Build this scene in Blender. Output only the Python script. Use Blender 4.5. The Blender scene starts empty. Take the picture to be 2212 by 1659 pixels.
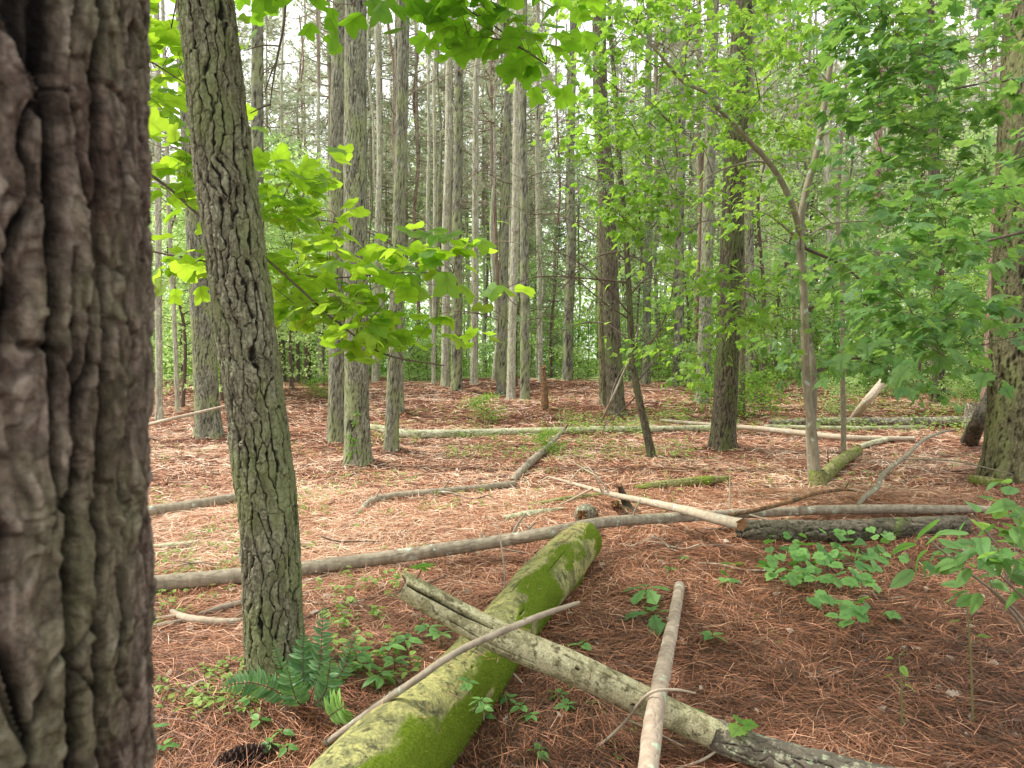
import bpy, math, random
import numpy as np

random.seed(7)
RNG = np.random.default_rng(11)
PI = math.pi
sc = bpy.context.scene
COL = sc.collection

# ------------------------------------------------------------------ camera
CAM = np.array([0.0, 0.0, 1.5])
FPX = 1534.0                      # focal length in units of a 2212 px wide frame
PITCH = math.radians(2.04)
FW = np.array([0, math.cos(PITCH), -math.sin(PITCH)])
UP = np.array([0, math.sin(PITCH), math.cos(PITCH)])
RT = np.array([1.0, 0, 0])

cd = bpy.data.cameras.new("camera")
cam = bpy.data.objects.new("camera", cd)
COL.objects.link(cam)
cam.location = CAM
cam.rotation_euler = (PI / 2 - PITCH, 0, 0)
cd.sensor_width = 36
cd.lens = 36 * FPX / 2212
cd.clip_start = 0.02
cd.clip_end = 600
cd.dof.use_dof = True
cd.dof.focus_distance = 5.5
cd.dof.aperture_fstop = 14.0
sc.camera = cam


def ray(px, py):
    return FW + RT * ((px - 1106) / FPX) + UP * ((829.5 - py) / FPX)


def D(px, py, d):
    r = ray(px, py)
    return CAM + r * (d / r[1])


# ------------------------------------------------------------------ noise
def h3(i, j, k, s=0.0):
    v = np.sin(i * 127.1 + j * 311.7 + k * 74.7 + s * 19.19) * 43758.5453
    return v - np.floor(v)


def vnoise(p, s=0.0):
    p = np.asarray(p, float)
    i = np.floor(p)
    f = p - i
    f = f * f * (3 - 2 * f)
    x, y, z = i[..., 0], i[..., 1], i[..., 2]
    fx, fy, fz = f[..., 0], f[..., 1], f[..., 2]
    r = 0
    for a in (0, 1):
        wx = fx if a else 1 - fx
        for b in (0, 1):
            wy = fy if b else 1 - fy
            for c in (0, 1):
                wz = fz if c else 1 - fz
                r = r + wx * wy * wz * h3(x + a, y + b, z + c, s)
    return r


def fbm(p, o=3, s=0.0):
    p = np.asarray(p, float)
    r = 0
    a = 0.5
    t = 0
    for k in range(o):
        r = r + a * vnoise(p, s + k * 3.3)
        t += a
        a *= 0.5
        p = p * 2.03
    return r / t


def sstep(a, b, x):
    t = np.clip((x - a) / (b - a), 0, 1)
    return t * t * (3 - 2 * t)


# ------------------------------------------------------------------ terrain
MOUNDS = []                       # x, y, height, radius


def G(x, y):
    x = np.asarray(x, float)
    y = np.asarray(y, float)
    z0 = np.zeros(np.broadcast(x, y).shape)
    p = np.stack([x + z0, y + z0, z0], -1)
    z = 0.64 * sstep(11.5, 27, y) - 0.35 * sstep(29, 50, y) - 0.02 * np.clip(y - 60, 0, 500)
    z = z + (fbm(p * 1.5, 3, 2) - .5) * .05
    z = z + (fbm(p * .33, 2, 5) - .5) * (.05 + .38 * sstep(9, 22, y) * (1 - .6 * sstep(60, 100, y)))
    z = z + .10 * np.exp(-((y - 17.5 - .25 * x * 0) / 1.3) ** 2) * (vnoise(p * .25, 8) > 0) * .7
    for (mx, my, mh, mr) in MOUNDS:
        z = z + mh * np.exp(-((x - mx) ** 2 + (y - my) ** 2) / (mr * mr))
    return z


def g(x, y):
    return float(G(np.array(x), np.array(y)))


def P(px, py, h=0.0):
    r = ray(px, py)
    t = np.concatenate([np.arange(1.2, 12, .02), np.arange(12, 60, .1)]) / r[1]
    pts = CAM + r * t[:, None]
    dz = pts[:, 2] - G(pts[:, 0], pts[:, 1]) - h
    w = np.where(dz < 0)[0]
    if len(w) == 0:
        return D(px, py, 26)
    i = max(w[0], 1)
    a, b = dz[i - 1], dz[i]
    f = a / (a - b) if a != b else 0
    return pts[i - 1] * (1 - f) + pts[i] * f


# ------------------------------------------------------------------ mesh builder
class MB:
    def __init__(self):
        self.V, self.F, self.C = [], [], []
        self.n = 0

    def add(self, V, F, mat=0, C=None, smooth=True):
        V = np.asarray(V, float).reshape(-1, 3)
        F = np.asarray(F, int)
        if len(V) == 0 or len(F) == 0:
            return
        if C is None:
            C = np.tile([.5, .5, .5, 1.], (len(V), 1))
        self.V.append(V)
        self.C.append(np.asarray(C, float))
        self.F.append((F + self.n, mat, smooth))
        self.n += len(V)

    def build(self, name, mats, parent=None, origin=(0, 0, 0)):
        V = np.concatenate(self.V)
        C = np.concatenate(self.C)
        o = np.asarray(origin, float)
        me = bpy.data.meshes.new(name)
        me.vertices.add(len(V))
        me.vertices.foreach_set('co', (V - o).astype(np.float32).ravel())
        tot = np.concatenate([np.full(len(F), F.shape[1]) for F, m, s in self.F])
        loops = np.concatenate([F.ravel() for F, m, s in self.F])
        mi = np.concatenate([np.full(len(F), m) for F, m, s in self.F])
        sm = np.concatenate([np.full(len(F), s) for F, m, s in self.F])
        me.loops.add(len(loops))
        me.loops.foreach_set('vertex_index', loops.astype(np.int32))
        me.polygons.add(len(tot))
        st = np.concatenate([[0], np.cumsum(tot)[:-1]])
        me.polygons.foreach_set('loop_start', st.astype(np.int32))
        me.polygons.foreach_set('loop_total', tot.astype(np.int32))
        me.polygons.foreach_set('material_index', mi.astype(np.int32))
        me.polygons.foreach_set('use_smooth', sm.astype(bool))
        at = me.color_attributes.new('col', 'FLOAT_COLOR', 'POINT')
        at.data.foreach_set('color', C.astype(np.float32).ravel())
        for m in (mats if isinstance(mats, (list, tuple)) else [mats]):
            me.materials.append(m)
        me.update(calc_edges=True)
        ob = bpy.data.objects.new(name, me)
        COL.objects.link(ob)
        if parent is not None:
            ob.parent = parent
        else:
            ob.location = o
        return ob


def tag(o, label, cat, group=None, kind=None):
    if label:
        o['label'] = label
    if cat:
        o['category'] = cat
    if group:
        o['group'] = group
    if kind:
        o['kind'] = kind
    return o


def thing(name, label, cat, loc, group=None, rz=0.0, scale=1.0):
    o = bpy.data.objects.new(name, None)
    o.empty_display_size = .2
    COL.objects.link(o)
    o.location = loc
    o.rotation_euler = (0, 0, rz)
    o.scale = (scale,) * 3
    return tag(o, label, cat, group)


def inst(src, parent, loc=(0, 0, 0), rot=(0, 0, 0), scale=1.0, name=None):
    c = src.copy()
    if name:
        c.name = name
    COL.objects.link(c)
    c.parent = parent
    c.location = loc
    c.rotation_euler = rot
    c.scale = (scale,) * 3 if not isinstance(scale, (tuple, list)) else scale
    return c


# ------------------------------------------------------------------ curves, tubes, bark
def catmull(pts, n):
    pts = np.asarray(pts, float)
    if len(pts) == 2:
        t = np.linspace(0, 1, n)[:, None]
        return pts[0] * (1 - t) + pts[1] * t
    P0 = np.vstack([2 * pts[0] - pts[1], pts, 2 * pts[-1] - pts[-2]])
    seg = np.linalg.norm(np.diff(pts, axis=0), axis=1)
    cum = np.concatenate([[0], np.cumsum(seg)])
    s = np.linspace(0, cum[-1], n)
    i = np.clip(np.searchsorted(cum, s, side='right') - 1, 0, len(pts) - 2)
    t = ((s - cum[i]) / np.maximum(seg[i], 1e-9))[:, None]
    a, b, c, d = P0[i], P0[i + 1], P0[i + 2], P0[i + 3]
    return .5 * (2 * b + (c - a) * t + (2 * a - 5 * b + 4 * c - d) * t ** 2 + (3 * b - a - 3 * c + d) * t ** 3)


def frames(path):
    T = np.gradient(path, axis=0)
    T /= np.maximum(np.linalg.norm(T, axis=1)[:, None], 1e-9)
    N = np.zeros_like(T)
    ref = np.array([1.0, 0, 0]) if abs(T[0][0]) < .8 else np.array([0, 0, 1.0])
    n = ref - T[0] * ref.dot(T[0])
    n /= np.linalg.norm(n)
    for i in range(len(T)):
        n = n - T[i] * n.dot(T[i])
        n /= max(np.linalg.norm(n), 1e-9)
        N[i] = n
    return T, N, np.cross(T, N)


def gridfaces(r, s):
    i = np.arange(r - 1)[:, None] * s
    j = np.arange(s)[None, :]
    j2 = (j + 1) % s
    return np.stack([i + j, i + j2, i + s + j2, i + s + j], -1).reshape(-1, 4)


def radii_at(pts, radii, n):
    t = np.linspace(0, 1, len(radii))
    if len(radii) == len(pts) and len(pts) > 2:
        sg = np.linalg.norm(np.diff(np.asarray(pts, float), axis=0), axis=1)
        t = np.concatenate([[0], np.cumsum(sg)]) / sg.sum()
    return np.interp(np.linspace(0, 1, n), t, radii)


def tube(mb, pts, radii, segs=6, rings=8, mat=0, rnd=None, cap=True):
    path = catmull(pts, rings)
    R = radii_at(pts, radii, rings)
    T, N, B = frames(path)
    th = np.linspace(0, 2 * PI, segs, endpoint=False)
    V = path[:, None] + R[:, None, None] * (np.cos(th)[None, :, None] * N[:, None] + np.sin(th)[None, :, None] * B[:, None])
    c = random.random() if rnd is None else rnd
    V = V.reshape(-1, 3)
    C = np.tile([c, c, .5, 1.], (len(V), 1))
    mb.add(V, gridfaces(rings, segs), mat, C)
    if cap:
        for base, row in ((path[0], 0), (path[-1], rings - 1)):
            ring = V[row * segs:(row + 1) * segs]
            VV = np.vstack([ring, base[None]])
            k = np.arange(segs)
            mb.add(VV, np.stack([k, (k + 1) % segs, np.full(segs, segs)], -1), mat, np.tile([c, c, .5, 1.], (len(VV), 1)))
    return path


def cells(u, v, nu, seed):
    ui, vi = np.floor(u), np.floor(v)
    F1 = np.full(u.shape, 9.)
    F2 = np.full(u.shape, 9.)
    ID = np.zeros(u.shape)
    A = [np.zeros(u.shape) for _ in range(4)]
    for a in (-1, 0, 1):
        for b in (-1, 0, 1):
            cu, cv = ui + a, vi + b
            m = np.mod(cu, nu)
            du = cu + h3(m, cv, 1., seed) - u
            dv = cv + h3(m, cv, 2., seed) - v
            d = np.maximum(np.abs(du), np.abs(dv) * .9) * .45 + .55 * np.hypot(du, dv)
            idn = h3(m, cv, 3., seed)
            c1 = d < F1
            c2 = (~c1) & (d < F2)
            A[2] = np.where(c1, A[0], np.where(c2, du, A[2]))
            A[3] = np.where(c1, A[1], np.where(c2, dv, A[3]))
            A[0] = np.where(c1, du, A[0])
            A[1] = np.where(c1, dv, A[1])
            F2 = np.where(c1, F1, np.minimum(F2, d))
            ID = np.where(c1, idn, ID)
            F1 = np.where(c1, d, F1)
    dx, dy = np.abs(A[2] - A[0]), np.abs(A[3] - A[1])
    return F1, F2, ID, dx / (dx + dy + 1e-6)


def bark_tube(mb, pts, radii, segs, rings, seed=0, cw=.045, ch=.12, depth=.012, flare=.0, flare_h=.2,
              lump=.04, mat=0, endmat=None, caps=False, crack=.15, jag=0.0, idamp=1.0, terr=1.0, grooves=(), wig=1.0, detail=0.0, s0=0.0, stot=None, sharp=.72):
    path = catmull(pts, rings)
    R = radii_at(pts, radii, rings)
    T, N, B = frames(path)
    s = s0 + np.concatenate([[0], np.cumsum(np.linalg.norm(np.diff(path, axis=0), axis=1))])
    stot = stot or s[-1]
    th = np.linspace(0, 2 * PI, segs, endpoint=False)
    S, TH = np.meshgrid(s, th, indexing='ij')
    RR = R[:, None] + 0 * TH
    cyl = np.stack([np.cos(TH), np.sin(TH), S * 0], -1)
    q = cyl * (RR[..., None] / .12)
    q[..., 2] = S / .12
    RR = RR * (1 + lump * 2 * (fbm(q * np.array([.7, .7, .25]), 2, seed) - .5))
    if flare:
        RR = RR * (1 + flare * np.exp(-S / flare_h) * (1 + .35 * np.sin(TH * 5 + seed) + .2 * np.sin(TH * 3 + 2 * seed)))
    Rm = float(np.mean(R))
    nu = max(5, int(round(2 * PI * Rm / cw)))
    wq = q * 1.0
    w1 = fbm(wq * np.array([1.2, 1.2, .8]), 3, seed + 1) - .5
    w2 = fbm(wq * np.array([1.2, 1.2, .8]), 3, seed + 9) - .5
    w1, w2 = w1 * wig, w2 * wig
    w3 = fbm(wq * np.array([7, 7, 4.5]), 2, seed + 15) - .5
    w4 = fbm(wq * np.array([7, 7, 4.5]), 2, seed + 17) - .5
    u = TH / (2 * PI) * nu + w1 * 1.5 + w3 * .42
    v = S / ch + w2 * 1.1 + w4 * .22
    F1, F2, ID, wv = cells(u, v, nu, seed)
    rough = fbm(q * np.array([9, 9, 5]), 2, seed + 4)
    wide = fbm(q * np.array([1.6, 1.6, .7]), 2, seed + 5)
    c = sstep(0.0, 1.0, (F2 - F1 + (rough - .5) * .10 + .02) / (crack * (.3 + 1.7 * wide) * (.16 + 1.35 * wv ** 1.5)))
    c = 1 - (1 - c) * (.5 + .5 * sstep(.2, .6, wv))
    G1, G2, ID2, wv2 = cells(u * 2.0 + w3 * .8, v * 2.6 + w4 * .6, nu * 2, seed + 40)
    flk = sstep(0.0, .35, G2 - G1 + (rough - .5) * .2)
    fine = fbm(q * np.array([6, 6, 2.2]), 3, seed + 6)
    tt = fbm(q * np.array([3.2, 3.2, 1.3]), 3, seed + 8) * 9
    ter = (np.floor(tt) + sstep(sharp, 1.0, tt - np.floor(tt))) / 9
    disp = depth * (c * (.6 + .3 * ID * idamp) + ((ter - .5) * .7 + (ID2 - .5) * .42 * flk * idamp) * terr + (fine - .5) * .4 - .5)
    if detail:
        H1, H2, ID3, wv3 = cells(u * 5.0 + w3 * 2.2, v * 7.0 + w4 * 2, nu * 5, seed + 60)
        fl3 = sstep(0.0, .25, H2 - H1)
        disp = disp + depth * detail * ((ID3 - .5) * fl3 * .5 + (fbm(q * np.array([14, 14, 6]), 3, seed + 61) - .5) * .4)
        ID2 = np.clip(ID2 * .5 + ID3 * .5, 0, 1)
        c = c * (1 - .35 * (1 - fl3))
    ID = np.clip(ID * .3 + ID2 * flk * .5 + (ter - .4) * .7, 0, 1)
    c = c * (1 - .28 * idamp * (1 - flk))
    for (gf0, gf1, gth, gw, gd) in grooves:
        sf = S / stot
        cen_ = (gf0 + gf1) / 2
        hw = (gf1 - gf0) / 2
        env = np.clip(1 - ((sf - cen_) / hw) ** 2, 0, 1) ** .5
        wob_ = (fbm(np.stack([S * 6, S * 0, S * 0 + gth], -1), 2, seed + 50) - .5) * gw * 2
        dth = np.mod(TH - gth - wob_ + PI, 2 * PI) - PI
        gg = np.clip(1.25 - np.abs(dth) / (gw * (env + 1e-3)), 0, 1) * (env > 0)
        disp = disp - gd * gg
        c = c * (1 - gg)
    path2 = path
    off = np.zeros_like(S)
    if jag:
        w = np.zeros(rings)
        w[-3:] = [.25, .6, 1]
        w0 = np.zeros(rings)
        w0[:3] = [1, .6, .25]
        jj = (fbm(np.stack([np.cos(TH) * 2.2, np.sin(TH) * 2.2, TH * 0], -1), 3, seed + 20) - .5) * 2 * jag
        off = jj * (w - w0)[:, None]
    rad = (RR + disp)[..., None]
    V = path2[:, None] + rad * (np.cos(TH)[..., None] * N[:, None] + np.sin(TH)[..., None] * B[:, None]) + off[..., None] * T[:, None]
    moss = fbm(q * np.array([.8, .8, .35]), 3, seed + 7)
    C = np.stack([c, ID, moss, fine], -1)
    mb.add(V.reshape(-1, 3), gridfaces(rings, segs), mat, C.reshape(-1, 4))
    if caps:
        em = mat if endmat is None else endmat
        for row in (0, rings - 1):
            ring = V[row]
            cen = ring.mean(0) + (T[row] * (-1 if row else 1)) * R[row] * (.15 if jag < .04 else .6)
            mid = (ring * .5 + cen * .5) + (RNG.random((segs, 3)) - .5) * R[row] * .12
            VV = np.vstack([ring, mid, cen[None]])
            k = np.arange(segs)
            k2 = (k + 1) % segs
            Cc = np.tile([.6, .5, .4, .5], (len(VV), 1))
            mb.add(VV, np.stack([k, k2, segs + k2, segs + k], -1), em, Cc)
            mb.n -= len(VV); mb.V.pop(); mb.C.pop()
            mb.V.append(VV); mb.C.append(Cc)
            mb.F.append((np.stack([segs + k, segs + k2, np.full(segs, 2 * segs)], -1) + mb.n, em, True))
            mb.n += len(VV)
    return path


# ------------------------------------------------------------------ materials
def lin(c):
    return tuple((x / 12.92 if x <= .04045 else ((x + .055) / 1.055) ** 2.4) for x in c)


class NT:
    def __init__(self, name):
        self.m = bpy.data.materials.new(name)
        self.m.use_nodes = True
        self.t = self.m.node_tree
        self.t.nodes.clear()
        self.out = self.n('ShaderNodeOutputMaterial')

    def n(self, ty, **kw):
        x = self.t.nodes.new(ty)
        for k, v in kw.items():
            setattr(x, k, v)
        return x

    def l(self, a, b):
        self.t.links.new(a, b)

    def noise(self, scale, detail=3, rough=.6, vec=None, dist=0.0):
        x = self.n('ShaderNodeTexNoise')
        x.inputs['Scale'].default_value = scale
        x.inputs['Detail'].default_value = detail
        x.inputs['Roughness'].default_value = rough
        x.inputs['Distortion'].default_value = dist
        if vec is not None:
            self.l(vec, x.inputs['Vector'])
        return x.outputs['Fac']

    def ramp(self, fac, stops, interp='LINEAR'):
        r = self.n('ShaderNodeValToRGB')
        r.color_ramp.interpolation = interp
        e = r.color_ramp.elements
        while len(e) < len(stops):
            e.new(.5)
        for k, (p, c) in enumerate(stops):
            e[k].position = p
            e[k].color = (c[0], c[1], c[2], 1) if not isinstance(c, (int, float)) else (c, c, c, 1)
        self.l(fac, r.inputs['Fac'])
        return r.outputs['Color']

    def mix(self, f, a, b, mode='MIX'):
        x = self.n('ShaderNodeMix', data_type='RGBA', blend_type=mode)
        for s, v in ((x.inputs[0], f), (x.inputs[6], a), (x.inputs[7], b)):
            if hasattr(v, 'links') or hasattr(v, 'is_output'):
                self.l(v, s)
            elif isinstance(v, (int, float)):
                s.default_value = v
            else:
                s.default_value = (v[0], v[1], v[2], 1)
        return x.outputs[2]

    def math(self, op, a, b=None, c=None):
        x = self.n('ShaderNodeMath', operation=op)
        for i, v in enumerate((a, b, c)):
            if v is None:
                continue
            if isinstance(v, (int, float)):
                x.inputs[i].default_value = v
            else:
                self.l(v, x.inputs[i])
        return x.outputs[0]

    def coords(self, sc_=None, kind='Object'):
        tc = self.n('ShaderNodeTexCoord')
        if sc_ is None:
            return tc.outputs[kind]
        mp = self.n('ShaderNodeMapping')
        mp.inputs['Scale'].default_value = sc_
        self.l(tc.outputs[kind], mp.inputs['Vector'])
        return mp.outputs['Vector']

    def attr(self):
        a = self.n('ShaderNodeAttribute', attribute_name='col')
        s = self.n('ShaderNodeSeparateColor')
        self.l(a.outputs['Color'], s.inputs[0])
        return s.outputs[0], s.outputs[1], s.outputs[2], a.outputs['Alpha']

    def done(self, color, rough=.85, bump=None, bstr=.4, bdist=.01, spec=.25, sheen=0):
        b = self.n('ShaderNodeBsdfPrincipled')
        if isinstance(color, tuple):
            b.inputs['Base Color'].default_value = (*color[:3], 1)
        else:
            self.l(color, b.inputs['Base Color'])
        b.inputs['Roughness'].default_value = rough
        b.inputs['Specular IOR Level'].default_value = spec
        if bump is not None:
            bp = self.n('ShaderNodeBump')
            bp.inputs['Strength'].default_value = bstr
            bp.inputs['Distance'].default_value = bdist
            self.l(bump, bp.inputs['Height'])
            self.l(bp.outputs[0], b.inputs['Normal'])
        self.l(b.outputs[0], self.out.inputs['Surface'])
        return self.m


def mat_bark(name, plate1, plate2, crackc, mossc, moss_lo=.5, moss_hi=.7, moss_amt=.7, fs=60):
    n = NT(name)
    c, idn, moss, fine = n.attr()
    vec = n.coords()
    n1 = n.noise(fs, 4, .65, vec)
    base = n.mix(idn, plate1, plate2)
    base = n.mix(n.ramp(n1, [(.3, 0), (.75, 1)]), n.mix(1.0, base, (.62, .6, .58), 'MULTIPLY'), n.mix(1.0, base, (1.4, 1.4, 1.4), 'MULTIPLY'))
    st = n.noise(fs * 1.1, 4, .7, n.coords((1, 1, .18)))
    base = n.mix(n.ramp(st, [(.38, 1), (.56, 0)]), base, n.mix(1.0, base, (.5, .47, .44), 'MULTIPLY'))
    mm = n.math('ADD', moss, n.math('MULTIPLY', n.math('SUBTRACT', n.noise(14, 4, .7, vec), .5), .5))
    mk = n.math('MULTIPLY', n.ramp(mm, [(moss_lo, 0), (moss_hi, 1)]), moss_amt)
    base = n.mix(mk, base, mossc)
    base = n.mix(n.ramp(c, [(.1, 1), (.9, 0)]), base, crackc)
    return n.done(base, .9, bump=n.math('ADD', n1, n.math('MULTIPLY', fine, .5)), bstr=.7, bdist=.006, spec=.15)


M = {}
M['bark_near'] = mat_bark('bark_near', (.085, .055, .045), (.31, .265, .215), (.006, .0045, .0035), (.15, .17, .08), .46, .68, .5, 130)
M['bark_lean'] = mat_bark('bark_lean', (.13, .12, .08), (.34, .345, .245), (.010, .008, .006), (.17, .20, .08), .40, .62, .62, 70)
M['bark_mid'] = mat_bark('bark_mid', (.19, .195, .145), (.39, .40, .32), (.035, .032, .024), (.28, .33, .14), .45, .65, .6, 50)
M['bark_green'] = mat_bark('bark_green', (.15, .14, .08), (.28, .27, .16), (.018, .014, .008), (.24, .28, .10), .5, .72, .5, 50)
M['bark_dark'] = mat_bark('bark_dark', (.11, .10, .07), (.20, .18, .13), (.018, .014, .01), (.11, .14, .05), .45, .65, .7, 50)
M['bark_pink'] = mat_bark('bark_pink', (.36, .26, .21), (.28, .19, .15), (.06, .04, .03), (.2, .2, .14), .6, .8, .5, 50)
M['bark_far'] = mat_bark('bark_far', (.44, .44, .34), (.62, .63, .52), (.26, .24, .18), (.46, .50, .30), .5, .7, .6, 20)  # paled to paint haze over the distant trunks


def mat_smooth_bark(name, a, b, moss=(.10, .16, .03), lich=(.42, .48, .40), lo=.6):
    n = NT(name)
    vec = n.coords((1, 1, .35))
    v2 = n.coords()
    f = n.noise(22, 4, .6, vec)
    base = n.mix(n.ramp(f, [(.3, 0), (.7, 1)]), a, b)
    base = n.mix(n.ramp(n.noise(9, 3, .6, v2), [(lo, 0), (lo + .06, 1)]), base, lich)
    return n.done(base, .8, bump=n.noise(60, 4, .6, v2), bstr=.5, bdist=.004)


M['bark_beech'] = mat_smooth_bark('bark_beech', (.32, .285, .205), (.18, .155, .11), lo=.62)
M['bark_pole'] = mat_smooth_bark('bark_pole', (.36, .31, .235), (.18, .15, .11), lo=.61)
M['bark_pale'] = mat_smooth_bark('bark_pale', (.48, .41, .31), (.33, .27, .2), lo=.62)
M['bark_stick'] = mat_smooth_bark('bark_stick', (.44, .36, .28), (.25, .19, .145), lich=(.42, .50, .36), lo=.58)
M['twig'] = mat_smooth_bark('twig', (.15, .11, .085), (.08, .06, .045), lo=.9)
M['twig_pale'] = mat_smooth_bark('twig_pale', (.33, .28, .22), (.2, .16, .12), lo=.75)


def mat_wood(name, pale, dark, olive, moss, moss_lo, side=0.0, fs=1.0, holes=True):
    """weathered bare log: bleached grain, olive algae film, moss on one flank"""
    n = NT(name)
    c, idn, mossa, fine = n.attr()
    vec = n.coords()
    nz = n.noise(5 * fs, 4, .65, vec, .6)
    grain = n.noise(60 * fs, 3, .6, vec)
    base = n.mix(n.ramp(nz, [(.47, 0), (.57, 1)]), pale, olive)
    base = n.mix(n.ramp(n.noise(17 * fs, 5, .7, vec, .5), [(.52, 0), (.64, 1)]), base, dark)
    base = n.mix(n.ramp(grain, [(.25, 0), (.8, 1)]), n.mix(1.0, base, (.55, .55, .55), 'MULTIPLY'), n.mix(1.0, base, (1.25, 1.25, 1.2), 'MULTIPLY'))
    geo = n.n('ShaderNodeNewGeometry')
    sp = n.n('ShaderNodeSeparateXYZ')
    n.l(geo.outputs['Normal'], sp.inputs[0])
    mm = n.math('ADD', n.math('ADD', mossa, n.math('MULTIPLY', n.math('SUBTRACT', n.noise(24, 3, .7, vec), .5), .08)) if side else n.noise(3.2 * fs, 5, .7, vec, .4), n.math('MULTIPLY', sp.outputs['X'], side))
    mk = n.ramp(mm, [(moss_lo, 0), (moss_lo + .07, 1)])
    mc = n.mix(n.noise(90, 3, .7, vec), n.mix(1.0, moss, (.45, .5, .4), 'MULTIPLY'), n.mix(1.0, moss, (1.35, 1.3, 1.2), 'MULTIPLY'))
    base = n.mix(mk, base, mc)
    base = n.mix(n.ramp(c, [(.0, 1), (.5, 0)]), base, (.02, .017, .012))
    h = n.math('ADD', n.math('MULTIPLY', n.noise(160, 3, .7, vec), n.math('ADD', mk, .25)), grain)
    return n.done(base, .92, bump=h, bstr=.8, bdist=.008, spec=.1)


M['log_moss'] = mat_wood('log_moss', (.38, .37, .15), (.09, .09, .05), (.22, .22, .10), (.15, .22, .02), .69, .38, 1.3)
M['log_bleached'] = mat_wood('log_bleached', (.52, .49, .31), (.15, .13, .075), (.30, .28, .16), (.20, .25, .08), .68, 0, 2.0)
M['log_green'] = mat_wood('log_green', (.34, .33, .15), (.10, .09, .05), (.20, .20, .08), (.20, .26, .05), .5, 0, 2.0)
M['log_pale'] = mat_wood('log_pale', (.50, .50, .36), (.22, .22, .15), (.36, .37, .22), (.28, .36, .12), .6, 0, .7)
M['log_dark'] = mat_wood('log_dark', (.16, .14, .11), (.045, .038, .03), (.09, .085, .06), (.14, .18, .07), .6, 0, 1.5)
M['log_rot'] = mat_wood('log_rot', (.30, .17, .09), (.05, .035, .025), (.14, .10, .065), (.1, .13, .04), .7, 0, 2)


def mat_lichen_bark():
    n = NT('lichen_bark')
    c, idn, moss, fine = n.attr()
    vec = n.coords()
    base = n.mix(idn, (.11, .095, .07), (.22, .19, .15))
    base = n.mix(n.ramp(n.noise(26, 5, .7, vec), [(.55, 0), (.6, 1)]), base, (.36, .42, .27))
    base = n.mix(n.ramp(n.noise(14, 4, .7, vec), [(.55, 0), (.62, 1)]), base, (.38, .36, .26))
    base = n.mix(n.ramp(c, [(.05, 1), (.6, 0)]), base, (.012, .01, .008))
    return n.done(base, .9, bump=n.noise(80, 4, .7, vec), bstr=.8, bdist=.006)


M['lichen_bark'] = mat_lichen_bark()
M['wood_end'] = NT('wood_end').done((.24, .13, .06), .9)


def mat_leaf(name, refl_a, refl_b, trans_a, trans_b, tw=.5, rough=.5):
    n = NT(name)
    r, gg, b, al = n.attr()
    oi = n.n('ShaderNodeObjectInfo')
    rr = n.math('FRACT', n.math('ADD', r, oi.outputs['Random']))
    ca = n.mix(rr, refl_a, refl_b)
    ct = n.mix(rr, trans_a, trans_b)
    vein = n.ramp(gg, [(.75, 1.0), (1.0, .72)])
    ca = n.mix(1.0, ca, vein, 'MULTIPLY')
    ct = n.mix(1.0, ct, vein, 'MULTIPLY')
    p = n.n('ShaderNodeBsdfPrincipled')
    n.l(ca, p.inputs['Base Color'])
    p.inputs['Roughness'].default_value = rough
    p.inputs['Specular IOR Level'].default_value = .35
    t = n.n('ShaderNodeBsdfTranslucent')
    n.l(ct, t.inputs['Color'])
    mx = n.n('ShaderNodeMixShader')
    mx.inputs[0].default_value = tw
    n.l(p.outputs[0], mx.inputs[1])
    n.l(t.outputs[0], mx.inputs[2])
    n.l(mx.outputs[0], n.out.inputs['Surface'])
    return n.m


M['leaf_tulip'] = mat_leaf('leaf_tulip', (.10, .24, .025), (.16, .34, .04), (.42, .72, .03), (.62, .88, .06), .58)
M['leaf_top'] = mat_leaf('leaf_top', (.09, .22, .02), (.12, .28, .03), (.30, .62, .03), (.42, .76, .04), .55)
M['leaf_maple'] = mat_leaf('leaf_maple', (.075, .18, .055), (.14, .29, .085), (.19, .42, .07), (.38, .62, .11), .45)
M['leaf_bright'] = mat_leaf('leaf_bright', (.10, .23, .035), (.16, .31, .06), (.30, .58, .05), (.48, .74, .09), .5)
M['leaf_far'] = mat_leaf('leaf_far', (.28, .44, .18), (.40, .57, .25), (.54, .80, .25), (.70, .90, .34), .52, .7)  # lightened colours stand in for haze on far foliage
M['leaf_shade'] = mat_leaf('leaf_shade', (.08, .21, .055), (.20, .40, .11), (.15, .38, .05), (.30, .58, .09), .38)
M['leaf_cover'] = mat_leaf('leaf_cover', (.16, .30, .06), (.30, .42, .10), (.28, .5, .06), (.45, .6, .10), .35)
M['leaf_fern'] = mat_leaf('leaf_fern', (.09, .20, .075), (.17, .31, .13), (.10, .30, .06), (.18, .42, .07), .3, .4)
M['leaf_fern_new'] = mat_leaf('leaf_fern_new', (.26, .48, .12), (.30, .52, .14), (.35, .6, .12), (.4, .65, .15), .35)
M['needles'] = mat_leaf('needles', (.42, .50, .34), (.56, .54, .40), (.42, .52, .32), (.56, .56, .38), .45, .6)  # needle colour paled in place of haze among the far crowns
M['needles_dark'] = mat_leaf('needles_dark', (.16, .24, .12), (.22, .30, .15), (.2, .32, .13), (.28, .38, .16), .35, .6)
M['moss_tuft'] = mat_leaf('moss_tuft', (.10, .155, .015), (.24, .31, .035), (.12, .2, .015), (.22, .3, .03), .3, .8)
M['leaf_dead'] = mat_leaf('leaf_dead', (.30, .20, .13), (.52, .44, .36), (.25, .12, .06), (.35, .22, .12), .15, .8)


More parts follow.
